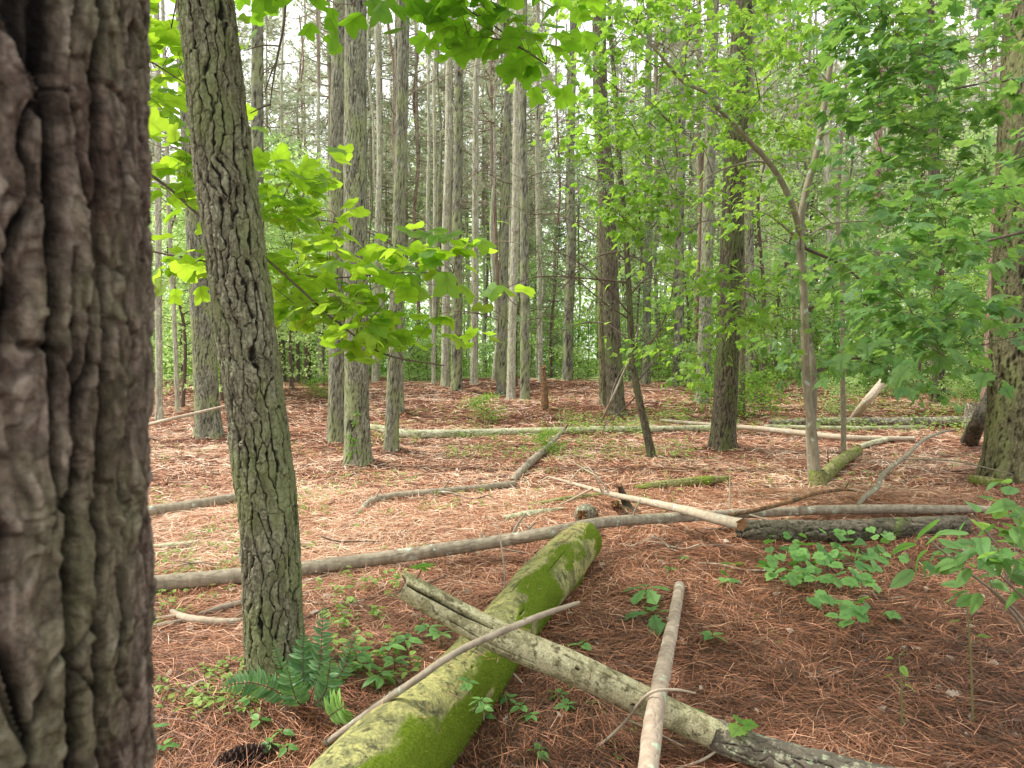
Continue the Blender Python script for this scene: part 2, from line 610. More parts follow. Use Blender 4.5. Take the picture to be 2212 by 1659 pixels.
def mat_strand():
    n = NT('fallen_needles')
    r, gg, b, al = n.attr()
    c = n.ramp(r, [(0, (.06, .031, .018)), (.25, (.20, .078, .041)), (.5, (.44, .19, .102)), (.75, (.70, .41, .26)), (1, (.86, .70, .54))])
    p = n.n('ShaderNodeBsdfPrincipled')
    n.l(c, p.inputs['Base Color'])
    p.inputs['Roughness'].default_value = .5
    p.inputs['Specular IOR Level'].default_value = .4
    n.l(p.outputs[0], n.out.inputs['Surface'])
    return n.m


def mat_ground():
    n = NT('needle_duff')
    vec = n.coords()
    big = n.noise(.5, 4, .6, vec)
    mid = n.noise(7, 5, .7, vec)
    hs = []
    for k, (sx, sy, rz) in enumerate(((60, 5, .4), (60, 5, 1.5), (60, 5, 2.5))):
        mp = n.n('ShaderNodeMapping')
        mp.inputs['Rotation'].default_value = (0, 0, rz)
        mp.inputs['Scale'].default_value = (sx, sy, 10)
        tc = n.n('ShaderNodeTexCoord')
        n.l(tc.outputs['Object'], mp.inputs['Vector'])
        hs.append(n.noise(1.6, 3, .6, mp.outputs[0], .6))
    st = n.math('MAXIMUM', n.math('MAXIMUM', hs[0], hs[1]), hs[2])
    c = n.ramp(st, [(.42, (.03, .013, .009)), (.56, (.10, .042, .024)), (.66, (.22, .095, .052)), (.8, (.38, .21, .13))])
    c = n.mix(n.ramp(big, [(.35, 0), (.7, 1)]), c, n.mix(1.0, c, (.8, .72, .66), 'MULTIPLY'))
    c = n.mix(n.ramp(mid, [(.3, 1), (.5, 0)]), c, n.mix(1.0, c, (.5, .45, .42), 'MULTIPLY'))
    # grassy clearing far behind the stand
    sp = n.n('ShaderNodeSeparateXYZ')
    n.l(vec, sp.inputs[0])
    far = n.math('ADD', n.math('MULTIPLY', sp.outputs['Y'], 1 / 30.), n.math('SUBTRACT', big, .5))
    c = n.mix(n.ramp(far, [(.93, 0), (1.0, 1)]), c, (.20, .27, .09))
    return n.done(c, .9, bump=n.math('ADD', st, n.math('MULTIPLY', mid, .7)), bstr=.9, bdist=.02)


M['strand'] = mat_strand()
M['ground'] = mat_ground()

# ------------------------------------------------------------------ leaf templates (x across, y along, z up)
def leaf_tpl(half, curl=.12, fold=.15, droop=.25, centre=.4):
    half = np.array(half, float)
    L = half[::-1].copy()
    L[:, 0] *= -1
    pts = np.vstack([[0, 0], half, L if half[-1][0] > 1e-6 else L[1:]])
    c = np.array([[0, centre]])
    xy = np.vstack([pts, c])
    z = fold * np.abs(xy[:, 0]) - droop * xy[:, 1] ** 2 - curl * xy[:, 0] ** 2 * 2
    V = np.column_stack([xy, z])
    n = len(pts)
    k = np.arange(n)
    F = np.stack([k, (k + 1) % n, np.full(n, n)], -1)
    vein = np.where(np.abs(xy[:, 0]) < 1e-6, 1.0, .55)
    return V, F, vein


TULIP_OUT = [(.18, -.04), (.42, .05), (.50, .16), (.40, .30), (.34, .40), (.46, .58), (.50, .74), (.38, .80), (.22, .86), (.07, .82), (0, .78)]
TULIP = [leaf_tpl(TULIP_OUT, centre=.42, droop=d_, fold=f_, curl=c_) for d_, f_, c_ in ((.35, .12, .1), (.6, .3, .2), (.1, .35, .05), (.8, .05, .5), (.3, -.2, .4))]

MAPLE = leaf_tpl([(.12, -.02), (.34, .02), (.26, .14), (.52, .26), (.44, .36), (.50, .50), (.28, .50), (.20, .58), (.22, .76), (.10, .74), (0, 1.0)], centre=.36, droop=.2)
GRAPE = leaf_tpl([(.14, -.10), (.32, -.08), (.40, .08), (.54, .16), (.46, .28), (.52, .44), (.36, .50), (.32, .66), (.18, .68), (.10, .84), (0, .92)], centre=.34, droop=.2)
OVATE = leaf_tpl([(.16, .08), (.27, .28), (.28, .5), (.20, .74), (.08, .93), (0, 1.02)], centre=.5, droop=.3, fold=.2)
OAK = leaf_tpl([(.06, .1), (.2, .22), (.13, .32), (.3, .48), (.2, .56), (.34, .74), (.2, .86), (.08, .95), (0, 1.0)], centre=.5, droop=.3)
OVATES = [leaf_tpl([(.16, .08), (.27, .28), (.28, .5), (.20, .74), (.08, .93), (0, 1.02)], centre=.5, droop=d_, fold=f_, curl=c_) for d_, f_, c_ in ((.3, .2, .1), (.7, .3, .1), (.05, .1, .3), (.5, -.15, .3))]
MAPLES = [leaf_tpl([(.12, -.02), (.34, .02), (.26, .14), (.52, .26), (.44, .36), (.50, .50), (.28, .50), (.20, .58), (.22, .76), (.10, .74), (0, 1.0)], centre=.36, droop=d_, fold=f_, curl=c_) for d_, f_, c_ in ((.2, .15, .1), (.6, .25, .1), (.0, .35, .2), (.4, -.1, .4))]
RH = (np.array([[0, 0, 0], [.32, .45, .05], [0, 1, -.1], [-.32, .45, .05]]), np.array([[0, 1, 2], [0, 2, 3]]), np.array([.6, .5, .6, .5]))


def unit(v):
    v = np.asarray(v, float)
    return v / np.maximum(np.linalg.norm(v, axis=-1, keepdims=True), 1e-9)


def add_leaves(mb, tpl, pos, axis, normal, size, mat=0, rnd=None):
    pos = np.asarray(pos, float).reshape(-1, 3)
    n = len(pos)
    if isinstance(tpl, list):
        pick = RNG.integers(0, len(tpl), n)
        size = np.asarray(size) * np.ones(n)
        for k in range(len(tpl)):
            m = pick == k
            if m.any():
                add_leaves(mb, tpl[k], pos[m], np.asarray(axis)[m], np.asarray(normal)[m], size[m], mat, None if rnd is None else rnd[m])
        return
    if n == 0:
        return
    a = unit(axis)
    nn = normal - a * np.sum(a * normal, -1, keepdims=True)
    nn = unit(nn)
    s = np.cross(a, nn)
    V, F, vein = tpl
    size = np.asarray(size, float).reshape(-1, 1, 1) * np.ones((n, 1, 1))
    W = pos[:, None] + size * (V[None, :, 0:1] * s[:, None] + V[None, :, 1:2] * a[:, None] + V[None, :, 2:3] * nn[:, None])
    FF = F[None] + (np.arange(n) * len(V))[:, None, None]
    if rnd is None:
        rnd = RNG.random(n)
    C = np.zeros((n, len(V), 4))
    C[..., 0] = np.asarray(rnd)[:, None]
    C[..., 1] = vein[None]
    C[..., 2] = .5
    C[..., 3] = 1
    mb.add(W.reshape(-1, 3), FF.reshape(-1, 3), mat, C.reshape(-1, 4), smooth=False)


def rand_normals(n, tilt=.5):
    v = RNG.normal(0, tilt, (n, 3))
    v[:, 2] = 1
    return unit(v)


def leafy_twig(mb, path, tpl, size, n, lm, tilt=.45, spread=.06, droop=.25, petiole=.03):
    """n leaves along the outer part of a twig, alternating sides"""
    path = np.asarray(path)
    t = RNG.uniform(.15, 1.0, n)
    t[0] = 1
    idx = t * (len(path) - 1)
    i = np.clip(idx.astype(int), 0, len(path) - 2)
    f = (idx - i)[:, None]
    p = path[i] * (1 - f) + path[i + 1] * f
    T = unit(path[i + 1] - path[i])
    side = unit(np.cross(T, np.array([0, 0, 1.0])) + 1e-6)
    sg = RNG.choice([-1, 1], n)[:, None]
    ax = unit(T * RNG.uniform(.2, 1.0, (n, 1)) + side * sg * RNG.uniform(.3, 1.1, (n, 1)) + np.array([0, 0, -1.0]) * RNG.uniform(0, droop * 2, (n, 1)))
    ax[0] = T[0]
    sz = size * RNG.uniform(.6, 1.15, n)
    p = p + ax * petiole + RNG.normal(0, spread * .5, (n, 3))
    add_leaves(mb, tpl, p, ax, rand_normals(n, tilt), sz, lm)


def nearest(skel, p):
    d = np.linalg.norm((skel - p) * np.array([1, 1, 2.2]), axis=1)
    return skel[int(np.argmin(d))]


def crown_from_tips(mb, skel, tips, tpl, leaf, nleaf, lm=1, bm=0, sag=.12, rad=.006, twl=.45, tilt=.45, droop=.25, subs=3, seg=5, spread=.06):
    """join every tip to the nearest limb by a curved branch that carries leafy side twigs"""
    skel = np.asarray(skel, float)
    tips = sorted(tips, key=lambda q: float(np.min(np.linalg.norm(skel - q, axis=1))))
    for tip in tips:
        a = nearest(skel, tip + np.array([0, 0, -.2]))
        L = np.linalg.norm(tip - a)
        mid = (a + tip) / 2 + np.array([0, 0, sag * L]) + RNG.normal(0, .06 * L, 3)
        r = rad * (0.6 + min(L, 3) * .7)
        path = tube(mb, [a, mid, tip], [r, r * .6, r * .2], seg, 7, bm, cap=False)
        full = catmull(path, 24)
        skel = np.vstack([skel, full[6:19:2]])
        leafy_twig(mb, full[10:], tpl, leaf, nleaf, lm, tilt, spread, droop)
        for k in range(subs):
            j = RNG.integers(9, 22)
            T = unit(full[j] - full[j - 1])
            sd = unit(np.cross(T, [0, 0, 1.0])) * RNG.choice([-1, 1])
            q = full[j] + (T * .7 + sd * RNG.uniform(.4, 1.0) + np.array([0, 0, RNG.uniform(-.2, .12)])) * twl * RNG.uniform(.6, 1.2)
            m2 = (full[j] + q) / 2 + np.array([0, 0, .04])
            tp = tube(mb, [full[j], m2, q], [r * .35, r * .25, r * .12], 4, 5, bm, cap=False)
            leafy_twig(mb, tp, tpl, leaf, nleaf, lm, tilt, spread, droop)


# ------------------------------------------------------------------ ground mounds at the pine feet, then the ground sheet
# x at the foot, y at the foot, width, x at frame top, material, label, dead branches
TREES = [
    # px,  py,  w, topx, segs, mat, label
    (450, 935, 50, 405, 'bark_mid', 'grey plated pine trunk just left of and behind the leaning pine'),
    (726, 950, 34, 733, 'bark_mid', 'slimmer rear pine of the close pair left of centre'),
    (772, 995, 52, 764, 'bark_mid', 'thicker front pine of the close pair, with a tiny vine on its foot'),
    (845, 970, 28, 878, 'bark_mid', 'slim green-grey pine right of the close pair, leaning right towards its top'),
    (862, 886, 20, 858, 'bark_mid', 'thin pine half hidden behind the slim right-leaning pine'),
    (1331, 889, 36, 1290, 'bark_dark', 'dark thick pine behind the crooked cedar stem'),
    (1304, 874, 17, 1285, 'bark_green', 'pale green pine touching the left of the dark thick pine'),
    (1562, 963, 50, 1604, 'bark_dark', 'tall thick pine with dark right flank standing right of centre'),
    (1517, 868, 27, 1545, 'bark_mid', 'mossy slim pine just left of the tall thick pine'),
    (1602, 888, 13, 1612, 'bark_green', 'thin pine just right of the tall thick pine'),
    (2179, 1022, 92, 2225, 'bark_green', 'largest pine at the right edge with green-streaked bark'),
    (2136, 905, 33, 2184, 'bark_pink', 'pinkish flaky pine trunk beside the largest right pine'),
]
# px, depth, width, topx, material
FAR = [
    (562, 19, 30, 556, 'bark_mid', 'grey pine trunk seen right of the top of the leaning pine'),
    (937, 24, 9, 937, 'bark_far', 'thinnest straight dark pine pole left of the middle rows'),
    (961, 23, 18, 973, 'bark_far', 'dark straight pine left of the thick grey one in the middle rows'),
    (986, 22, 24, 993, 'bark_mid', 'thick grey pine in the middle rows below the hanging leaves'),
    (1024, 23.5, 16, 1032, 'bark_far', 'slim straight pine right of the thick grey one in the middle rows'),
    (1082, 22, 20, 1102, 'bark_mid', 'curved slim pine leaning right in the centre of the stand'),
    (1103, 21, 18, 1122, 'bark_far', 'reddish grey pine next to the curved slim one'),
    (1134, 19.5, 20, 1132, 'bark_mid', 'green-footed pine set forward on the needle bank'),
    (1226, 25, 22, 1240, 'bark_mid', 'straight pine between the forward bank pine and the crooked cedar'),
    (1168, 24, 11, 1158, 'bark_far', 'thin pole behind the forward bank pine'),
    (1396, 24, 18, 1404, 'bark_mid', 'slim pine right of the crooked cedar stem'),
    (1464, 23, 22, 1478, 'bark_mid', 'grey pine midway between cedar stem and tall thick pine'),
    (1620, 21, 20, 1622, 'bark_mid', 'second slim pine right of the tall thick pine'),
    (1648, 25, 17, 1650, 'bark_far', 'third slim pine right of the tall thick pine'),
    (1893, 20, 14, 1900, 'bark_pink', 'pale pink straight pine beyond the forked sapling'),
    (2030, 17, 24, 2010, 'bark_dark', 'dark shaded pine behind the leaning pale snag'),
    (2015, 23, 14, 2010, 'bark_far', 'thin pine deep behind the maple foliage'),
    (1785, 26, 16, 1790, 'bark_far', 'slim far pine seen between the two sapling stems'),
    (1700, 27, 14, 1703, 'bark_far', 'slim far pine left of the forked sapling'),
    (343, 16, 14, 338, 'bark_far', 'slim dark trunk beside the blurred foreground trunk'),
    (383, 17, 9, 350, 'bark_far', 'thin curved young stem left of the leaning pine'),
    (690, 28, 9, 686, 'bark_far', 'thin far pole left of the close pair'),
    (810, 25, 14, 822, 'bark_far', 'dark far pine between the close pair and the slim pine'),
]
T1_BASE = D(600, 1500, 3.22)
for (px, py, w, tx, mt, lb) in TREES:
    b = P(px, py + 12)
    MOUNDS.append((b[0], b[1], .13, .42))
MOUNDS.append((T1_BASE[0], 3.25, .07, .45))
for (px, d, hh, rr) in ((650, 20, .35, 1.3), (1880, 19, .3, 1.8), (2020, 16, .22, 1.5), (1250, 24, .15, 2), (880, 18, .2, 1.2)):
    MOUNDS.append((D(px, 800, d)[0], d, hh, rr))


def build_ground():
    # fine sheet near, coarse sheet far, one mesh
    ys = np.concatenate([np.arange(-8, 1.5, .5), np.arange(1.5, 9, .035), np.arange(9, 30, .12), np.arange(30, 60, .6), np.geomspace(60, 380, 20)])
    xs = np.concatenate([-np.geomspace(300, 22, 16), np.arange(-21, -7, .3), np.arange(-7, -3, .08), np.arange(-3, 3.5, .03), np.arange(3.5, 8, .08), np.arange(8, 22, .3), np.geomspace(22, 300, 16)])
    X, Y = np.meshgrid(xs, ys)
    Z = G(X, Y)
    p = np.stack([X, Y, 0 * X], -1)
    Z = Z + (fbm(p * 9, 2, 31) - .5) * .022 * (1 - sstep(9, 14, Y))
    V = np.stack([X, Y, Z], -1).reshape(-1, 3)
    r, c = X.shape
    i = np.arange(r - 1)[:, None] * c
    j = np.arange(c - 1)[None]
    F = np.stack([i + j, i + j + 1, i + c + j + 1, i + c + j], -1).reshape(-1, 4)
    mb = MB()
    mb.add(V, F)
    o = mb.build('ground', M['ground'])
    tag(o, None, None, kind='structure')


build_ground()


def build_needles():
    def batch(n, d0, d1, w0, lift):
        t = RNG.random(n)
        a = .75
        d = (d0 ** (2 - a * 2 + .0001) + t * (d1 ** (2 - a * 2 + .0001) - d0 ** (2 - a * 2 + .0001))) ** (1 / (2 - a * 2 + .0001))
        x = RNG.uniform(-.80, .80, n) * (d + .4)
        y = d
        z = G(x, y)
        field = vnoise(np.stack([x * 1.2, y * 1.2, 0 * x], -1), 77) * 2 * PI * 1.2
        yaw = np.where(RNG.random(n) < .5, field + RNG.normal(0, .5, n), RNG.uniform(0, 2 * PI, n))
        L = RNG.uniform(.09, .20, n) * (1 + d / 22)
        w = w0 * RNG.uniform(.6, 1.3, n) * (1 + d / 4.5)
        dirx, diry = np.cos(yaw), np.sin(yaw)
        z = z + RNG.random(n) ** 2 * lift + .004
        pitch = RNG.normal(0, .13, n)
        up = RNG.random(n) < .05
        pitch = np.where(up, RNG.uniform(.2, .9, n), pitch)
        bend = RNG.normal(0, .09, n)
        T = np.stack([dirx * np.cos(pitch), diry * np.cos(pitch), np.sin(pitch)], -1)
        S = np.stack([-diry, dirx, RNG.normal(0, .4, n)], -1)
        S = unit(S)
        base = np.stack([x, y, z], -1)
        V = np.zeros((n, 6, 3))
        for k, (tt, ww) in enumerate(((-.5, .6), (0, 1), (.5, .25))):
            c = base + T * (tt * L)[:, None] + S * ((bend * L) * (1 - 4 * tt * tt))[:, None]
            c[:, 2] += .006 * (1 - 4 * tt * tt) - .004
            V[:, k * 2] = c - S * (ww * w * .5)[:, None]
            V[:, k * 2 + 1] = c + S * (ww * w * .5)[:, None]
        F = np.array([[0, 1, 3, 2], [2, 3, 5, 4]])[None] + (np.arange(n) * 6)[:, None, None]
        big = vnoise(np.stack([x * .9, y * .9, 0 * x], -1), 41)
        shade_tone = sstep(3.2, 6.8, y - x * .5) * .42 - .2  # painted shade: strands darkened near right, lightened as if sunlit towards mid left
        col = np.clip(RNG.beta(1.7, 2.2, n) + (big - .5) * .35 + shade_tone, 0, 1)
        C = np.zeros((n, 6, 4))
        C[..., 0] = col[:, None]
        C[..., 3] = 1
        return V.reshape(-1, 3), F.reshape(-1, 4), C.reshape(-1, 4)
    mb = MB()
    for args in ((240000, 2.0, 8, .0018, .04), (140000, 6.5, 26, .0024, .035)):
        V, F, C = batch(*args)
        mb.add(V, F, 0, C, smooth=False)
    for (pts_, r_, n_) in LITTER_ON:
        pth = catmull(pts_, 80)
        n = n_
        idx = RNG.integers(0, 80, n)
        off = RNG.normal(0, .45, n)
        T = np.gradient(pth, axis=0)
        T = T / np.linalg.norm(T, axis=1)[:, None]
        sd = np.cross(T[idx], [0, 0, 1.0])
        rr_ = np.interp(idx, np.linspace(0, 79, len(r_)), r_)
        c = pth[idx] + sd * (np.sin(off) * rr_)[:, None] + np.array([0, 0, 1.0]) * (np.cos(off) * rr_ + .006)[:, None]
        yaw = RNG.uniform(0, 2 * PI, n)
        L = RNG.uniform(.05, .13, n)
        t = np.stack([np.cos(yaw), np.sin(yaw), RNG.normal(0, .15, n)], -1)
        sv = np.stack([-np.sin(yaw), np.cos(yaw), 0 * yaw], -1) * .0012
        V = np.stack([c - t * L[:, None] / 2 - sv, c - t * L[:, None] / 2 + sv, c + t * L[:, None] / 2 + sv * .4, c + t * L[:, None] / 2 - sv * .4], 1)
        C = np.zeros((n, 4, 4))
        C[..., 0] = RNG.uniform(.2, .8, n)[:, None]
        mb.add(V.reshape(-1, 3), (np.arange(n * 4)).reshape(-1, 4), 0, C.reshape(-1, 4), smooth=False)
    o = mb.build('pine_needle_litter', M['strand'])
    tag(o, 'rust brown fallen pine needles covering the forest floor', 'pine needles', kind='stuff')


Lg = [P(650, 1860, .15), P(828, 1659, .155), P(940, 1545, .145), P(1032, 1440, .14), P(1140, 1300, .14), P(1208, 1222, .145), P(1254, 1174, .145)]
def dp(px, py, z):
    r = ray(px, py)
    t = (z - CAM[2]) / r[2]
    return CAM + r * t
Lb = [dp(868, 1262, .66), dp(975, 1322, .555), dp(1085, 1380, .465), dp(1230, 1440, .36), dp(1400, 1520, .22), dp(1540, 1585, .12)]
LITTER_ON = [(Lg[1:], [.16, .14, .16], 70), (Lg[-2:], [.15, .16], 60), (Lb, [.055, .055], 20)]
build_needles()

# ------------------------------------------------------------------ pines
def pine_crown_mesh(seed, mat='needles', H=8.0, nb=60, wid=2.4, ncl=10):
    rng = np.random.default_rng(seed)
    mb = MB()
    pos, ax = [], []
    for k in range(nb):
        t = rng.random() ** .8
        z = t * H
        L = wid * (1.05 - .75 * t) * rng.uniform(.5, 1.15)
        a = rng.uniform(0, 2 * PI)
        d = np.array([math.cos(a), math.sin(a), rng.uniform(-.1, .5)])
        st = np.array([0, 0, z])
        e = st + d * L
        m = (st + e) / 2 + np.array([0, 0, -.12 * L])
        pth = tube(mb, [st, m, e], [.028, .018, .006], 4, 5, 0, cap=False)
        for q in range(ncl):
            f = rng.uniform(.35, 1.0)
            c = catmull(pth, 12)[int(f * 11)] + rng.normal(0, .18, 3)
            pos.append(c)
            ax.append(unit(d + rng.normal(0, .6, 3) + np.array([0, 0, .4])))
    pos = np.array(pos)
    ax = np.array(ax)
    nn = len(pos)
    K = 13
    pp = np.repeat(pos, K, 0)
    aa = unit(np.repeat(ax, K, 0) * .8 + rng.normal(0, .75, (nn * K, 3)))
    L = rng.uniform(.14, .26, nn * K)
    sd = unit(np.cross(aa, rng.normal(0, 1, (nn * K, 3))))
    w = .014
    V = np.zeros((nn * K, 3, 3))
    V[:, 0] = pp - sd * w
    V[:, 1] = pp + sd * w
    V[:, 2] = pp + aa * L[:, None]
    F = np.arange(nn * K * 3).reshape(-1, 3)
    C = np.zeros((nn * K, 3, 4))
    C[..., 0] = np.repeat(rng.random(nn), K)[:, None]
    C[..., 1] = .5
    C[..., 3] = 1
    mb.add(V.reshape(-1, 3), F, 1, C.reshape(-1, 4), smooth=False)
    tube(mb, [(0, 0, -.3), (.05, 0, H * .5), (0, .03, H)], [.07, .05, .015], 6, 8, 0)
    return mb


HOLD = {}


def proto(key, mb, name, mats):
    """mesh kept as data only; objects are made from it by use()"""
    o = mb.build(name, mats)
    me = o.data
    bpy.data.objects.remove(o)
    HOLD[key] = (name, me)


def use(key, parent, loc=(0, 0, 0), rot=(0, 0, 0), scale=1.0, name=None, label=None):
    nm, me = HOLD[key]
    o = bpy.data.objects.new(name or nm, me)
    COL.objects.link(o)
    o.parent = parent
    o.location = loc
    o.rotation_euler = rot
    o.scale = (scale,) * 3 if not isinstance(scale, (tuple, list)) else scale
    if label:
        o['label'] = label
    return o


for k in range(4):
    proto('crown%d' % k, pine_crown_mesh(100 + k), 'crown', [M['twig_pale'], M['needles']])
proto('crown_thin', pine_crown_mesh(120, nb=20, ncl=5), 'crown', [M['twig_pale'], M['needles']])


def dead_branch_mesh(seed, L=1.8):
    rng = np.random.default_rng(seed)
    mb = MB()
    up = rng.uniform(.0, .5)
    pts = [np.zeros(3)]
    for k in range(1, 5):
        pts.append(pts[-1] + np.array([L / 4, rng.normal(0, .1), up * L / 4 + rng.normal(0, .06) - .03 * k]))
    path = tube(mb, pts, [.014, .010, .007, .003], 5, 14, 0, cap=False)
    for k in range(7):
        i = rng.integers(4, 13)
        s = rng.choice([-1, 1])
        l2 = L * rng.uniform(.15, .42)
        d = unit([.8, s * rng.uniform(.4, 1.0), rng.uniform(-.4, .5)])
        p2 = tube(mb, [path[i], path[i] + d * l2 * .5 + [0, 0, .03], path[i] + d * l2], [.005, .0035, .0015], 4, 5, 0, cap=False)
        for q in range(2):
            dd = unit(d + rng.normal(0, .6, 3))
            tube(mb, [p2[2 + q], p2[2 + q] + dd * l2 * .35], [.0025, .001], 3, 3, 0, cap=False)
    return mb


NDB = 7
for k in range(NDB):
    proto('dead%d' % k, dead_branch_mesh(200 + k, 1.2 + .25 * k), 'dead_branch', [M['twig']])
    proto('deadp%d' % k, dead_branch_mesh(230 + k, 1.2 + .25 * k), 'dead_branch', [M['twig_pale']])


def make_pine(label, bx, by, w_px, top_x, mat, seed, segs, rings, ndead=5, H=19.0, group=None, depth_mul=1.0, crown=None, thin=False):
    bz = g(bx, by)
    root = thing('pine_tree', label, 'tree', (bx, by, bz), group)
    d = by
    tp = D(top_x, 0, d)
    dirv = np.array([tp[0] - bx, 0, tp[2] - bz])
    dirv /= dirv[2]
    r0 = w_px * .5 * d / FPX
    rng = np.random.default_rng(seed)
    pts, rad = [], []
    for k in range(9):
        z = -.15 + (H + .15) * k / 8
        lean = dirv[0] * z if z < 9 else dirv[0] * (9 + (z - 9) * .3)
        wob = rng.normal(0, .05 if k > 1 else 0, 2)
        pts.append((lean + wob[0] * (.5 if k < 5 else 1), wob[1], z))
        rad.append(r0 * (1.03 - .62 * (k / 8) ** 1.2))
    mb = MB()
    bark_tube(mb, pts, rad, segs, rings, seed, cw=max(.04, r0 * .24), ch=max(.12, r0 * .75), depth=max(.009, r0 * .06) * depth_mul, flare=.42, flare_h=.2, lump=.05, caps=False, crack=.24 if w_px > 40 else .2)
    mb.build('trunk', M[mat], root)
    cpath = catmull(pts, 60)
    for k in range(ndead):
        z = rng.uniform(2.4, 9.5)
        i = int(z / H * 59)
        key = ('deadp%d' if rng.random() < .4 else 'dead%d') % rng.integers(0, NDB)
        use(key, root, tuple(cpath[i]), (rng.normal(0, .3), rng.uniform(-.35, .3), rng.uniform(0, 2 * PI)), rng.uniform(.6, 1.2))
    if crown != 0:
        key = 'crown_thin' if thin else 'crown%d' % rng.integers(0, 4)
        i = int(.6 * 59)
        use(key, root, tuple(cpath[i]), (0, 0, rng.uniform(0, 6)), rng.uniform(.85, 1.1))
    return root


for k, (px, py, w, tx, mt, lb) in enumerate(TREES):
    b = P(px, py)
    big = w > 40
    make_pine(lb, b[0], b[1], w, tx, mt, 300 + k, 90 if big else 48, 620 if big else 360, ndead=3 if big else 5, thin=True)
for k, (px, d, w, tx, mt, lb) in enumerate(FAR):
    x = D(px, 830, d)[0]
    make_pine(lb, x, d, w, tx, mt, 340 + k, 24, 200, ndead=12, H=20, thin=True)

# far pines that look alike: six trunks shared by copies
def far_pine_proto(k, mat):
    rng = np.random.default_rng(500 + k)
    mb = MB()
    H = 21
    pts = [(rng.normal(0, .12) * (i > 0), rng.normal(0, .1) * (i > 0), -.4 + (H + .4) * i / 8) for i in range(9)]
    r0 = .065 + .009 * k
    bark_tube(mb, pts, [r0 * (1 - .6 * i / 8) for i in range(9)], 12, 110, k, cw=.07, ch=.25, depth=.025, flare=.2)
    for q in range(13):
        z = rng.uniform(3, 12)
        a = rng.uniform(0, 2 * PI)
        L = rng.uniform(.6, 2.2)
        dd = np.array([math.cos(a), math.sin(a), rng.uniform(0, .5)])
        c = catmull(pts, 60)[int((z + .4) / (H + .4) * 59)]
        tube(mb, [c, c + dd * L * .5 + [0, 0, -.04], c + dd * L], [.016, .011, .004], 3, 4, 1, cap=False)
    proto('fartrunk%d' % k, mb, 'trunk', [M[mat], M['twig_pale']])


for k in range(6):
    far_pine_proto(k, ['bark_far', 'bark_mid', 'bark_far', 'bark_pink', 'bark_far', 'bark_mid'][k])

fp = 0
rngf = np.random.default_rng(77)
tries = 0
placed = []
while fp < 175 and tries < 4000:
    tries += 1
    d = rngf.uniform(26, 62)
    x = rngf.uniform(-.78, .85) * d
    px = 1106 + x / d * FPX
    # leave the brighter gap in the upper left and keep the rows thinner at the far left
    if px < 640 and rngf.random() < .6:
        continue
    if 640 < px < 900 and rngf.random() < .3:
        continue
    if any((x - a) ** 2 + (d - b) ** 2 < 2.2 for a, b in placed):
        continue
    placed.append((x, d))
    root = thing('pine_tree', 'slender distant pine in the deep rows beyond the needle bank', 'tree', (x, d, g(x, d)), 'distant pines beyond the needle bank', rngf.uniform(0, 6.28), rngf.uniform(.75, 1.1))
    use('fartrunk%d' % rngf.integers(0, 6), root, rot=(rngf.normal(0, .012), rngf.normal(0, .012), 0))
    if rngf.random() < (.38 if d < 36 else .9):
        use('crown%d' % rngf.integers(0, 4), root, (0, 0, rngf.uniform(5.5, 11)), (0, 0, rngf.uniform(0, 6)), rngf.uniform(1.1, 1.6))
    fp += 1

# ------------------------------------------------------------------ the two nearest pines
def near_trunk():
    root = thing('pine_tree', 'out of focus pine trunk filling the left edge of the view', 'tree', (-.352, .366, 0))
    mb = MB()
    H = 15
    pts = [(-.352 + .004 * i, .366, -.1 + H * i / 8.) for i in range(9)]
    pts = [(-.353, .366, -.1), (-.357, .366, .8), (-.348, .366, 1.5), (-.338, .366, 2.2), (-.33, .37, 5), (-.3, .4, 15)]
    o_ = (-.352, .366, 0)
    gr = ((.30, .72, -.20, .045, .012), (.66, 1.0, -.28, .04, .010), (.45, .98, -.07, .03, .009))
    kw = dict(cw=.027, ch=.078, depth=.0105, lump=.02, crack=.24, wig=.9, terr=.9, grooves=gr, stot=2.3)
    # finest bark at eye height, coarser above and below
    bark_tube(mb, [(-.350, .366, 1.1), (-.343, .366, 1.5), (-.338, .366, 1.9)], [.1365, .137, .136], 720, 1000, 21, detail=.7, s0=1.2, **kw)
    mb.build('trunk', M['bark_near'], root, o_)
    mb = MB()
    bark_tube(mb, [(-.356, .366, -.1), (-.358, .366, .6), (-.350, .366, 1.105)], [.148, .139, .1365], 200, 420, 5, **kw)
    mb.build('lower_trunk', M['bark_near'], root, o_)
    mb = MB()
    bark_tube(mb, [(-.338, .366, 1.895), (-.33, .37, 5), (-.3, .4, 15)], [.136, .12, .05], 60, 400, 5, cw=.03, ch=.1, depth=.012)
    mb.build('upper_trunk', M['bark_near'], root, o_)
    mb = MB()
    e = D(331, 835, .44)
    bark_tube(mb, [e + np.array([-.03, 0, .004]), e + np.array([-.008, 0, -.001]), e + np.array([-.002, 0, -.003])], [.015, .009, .004], 24, 24, 3, cw=.01, ch=.02, depth=.004, caps=True)
    mb.build('branch_stub', M['bark_near'], root, (-.352, .366, 0))
    use('crown_thin', root, (.04, .03, 9.5))


near_trunk()


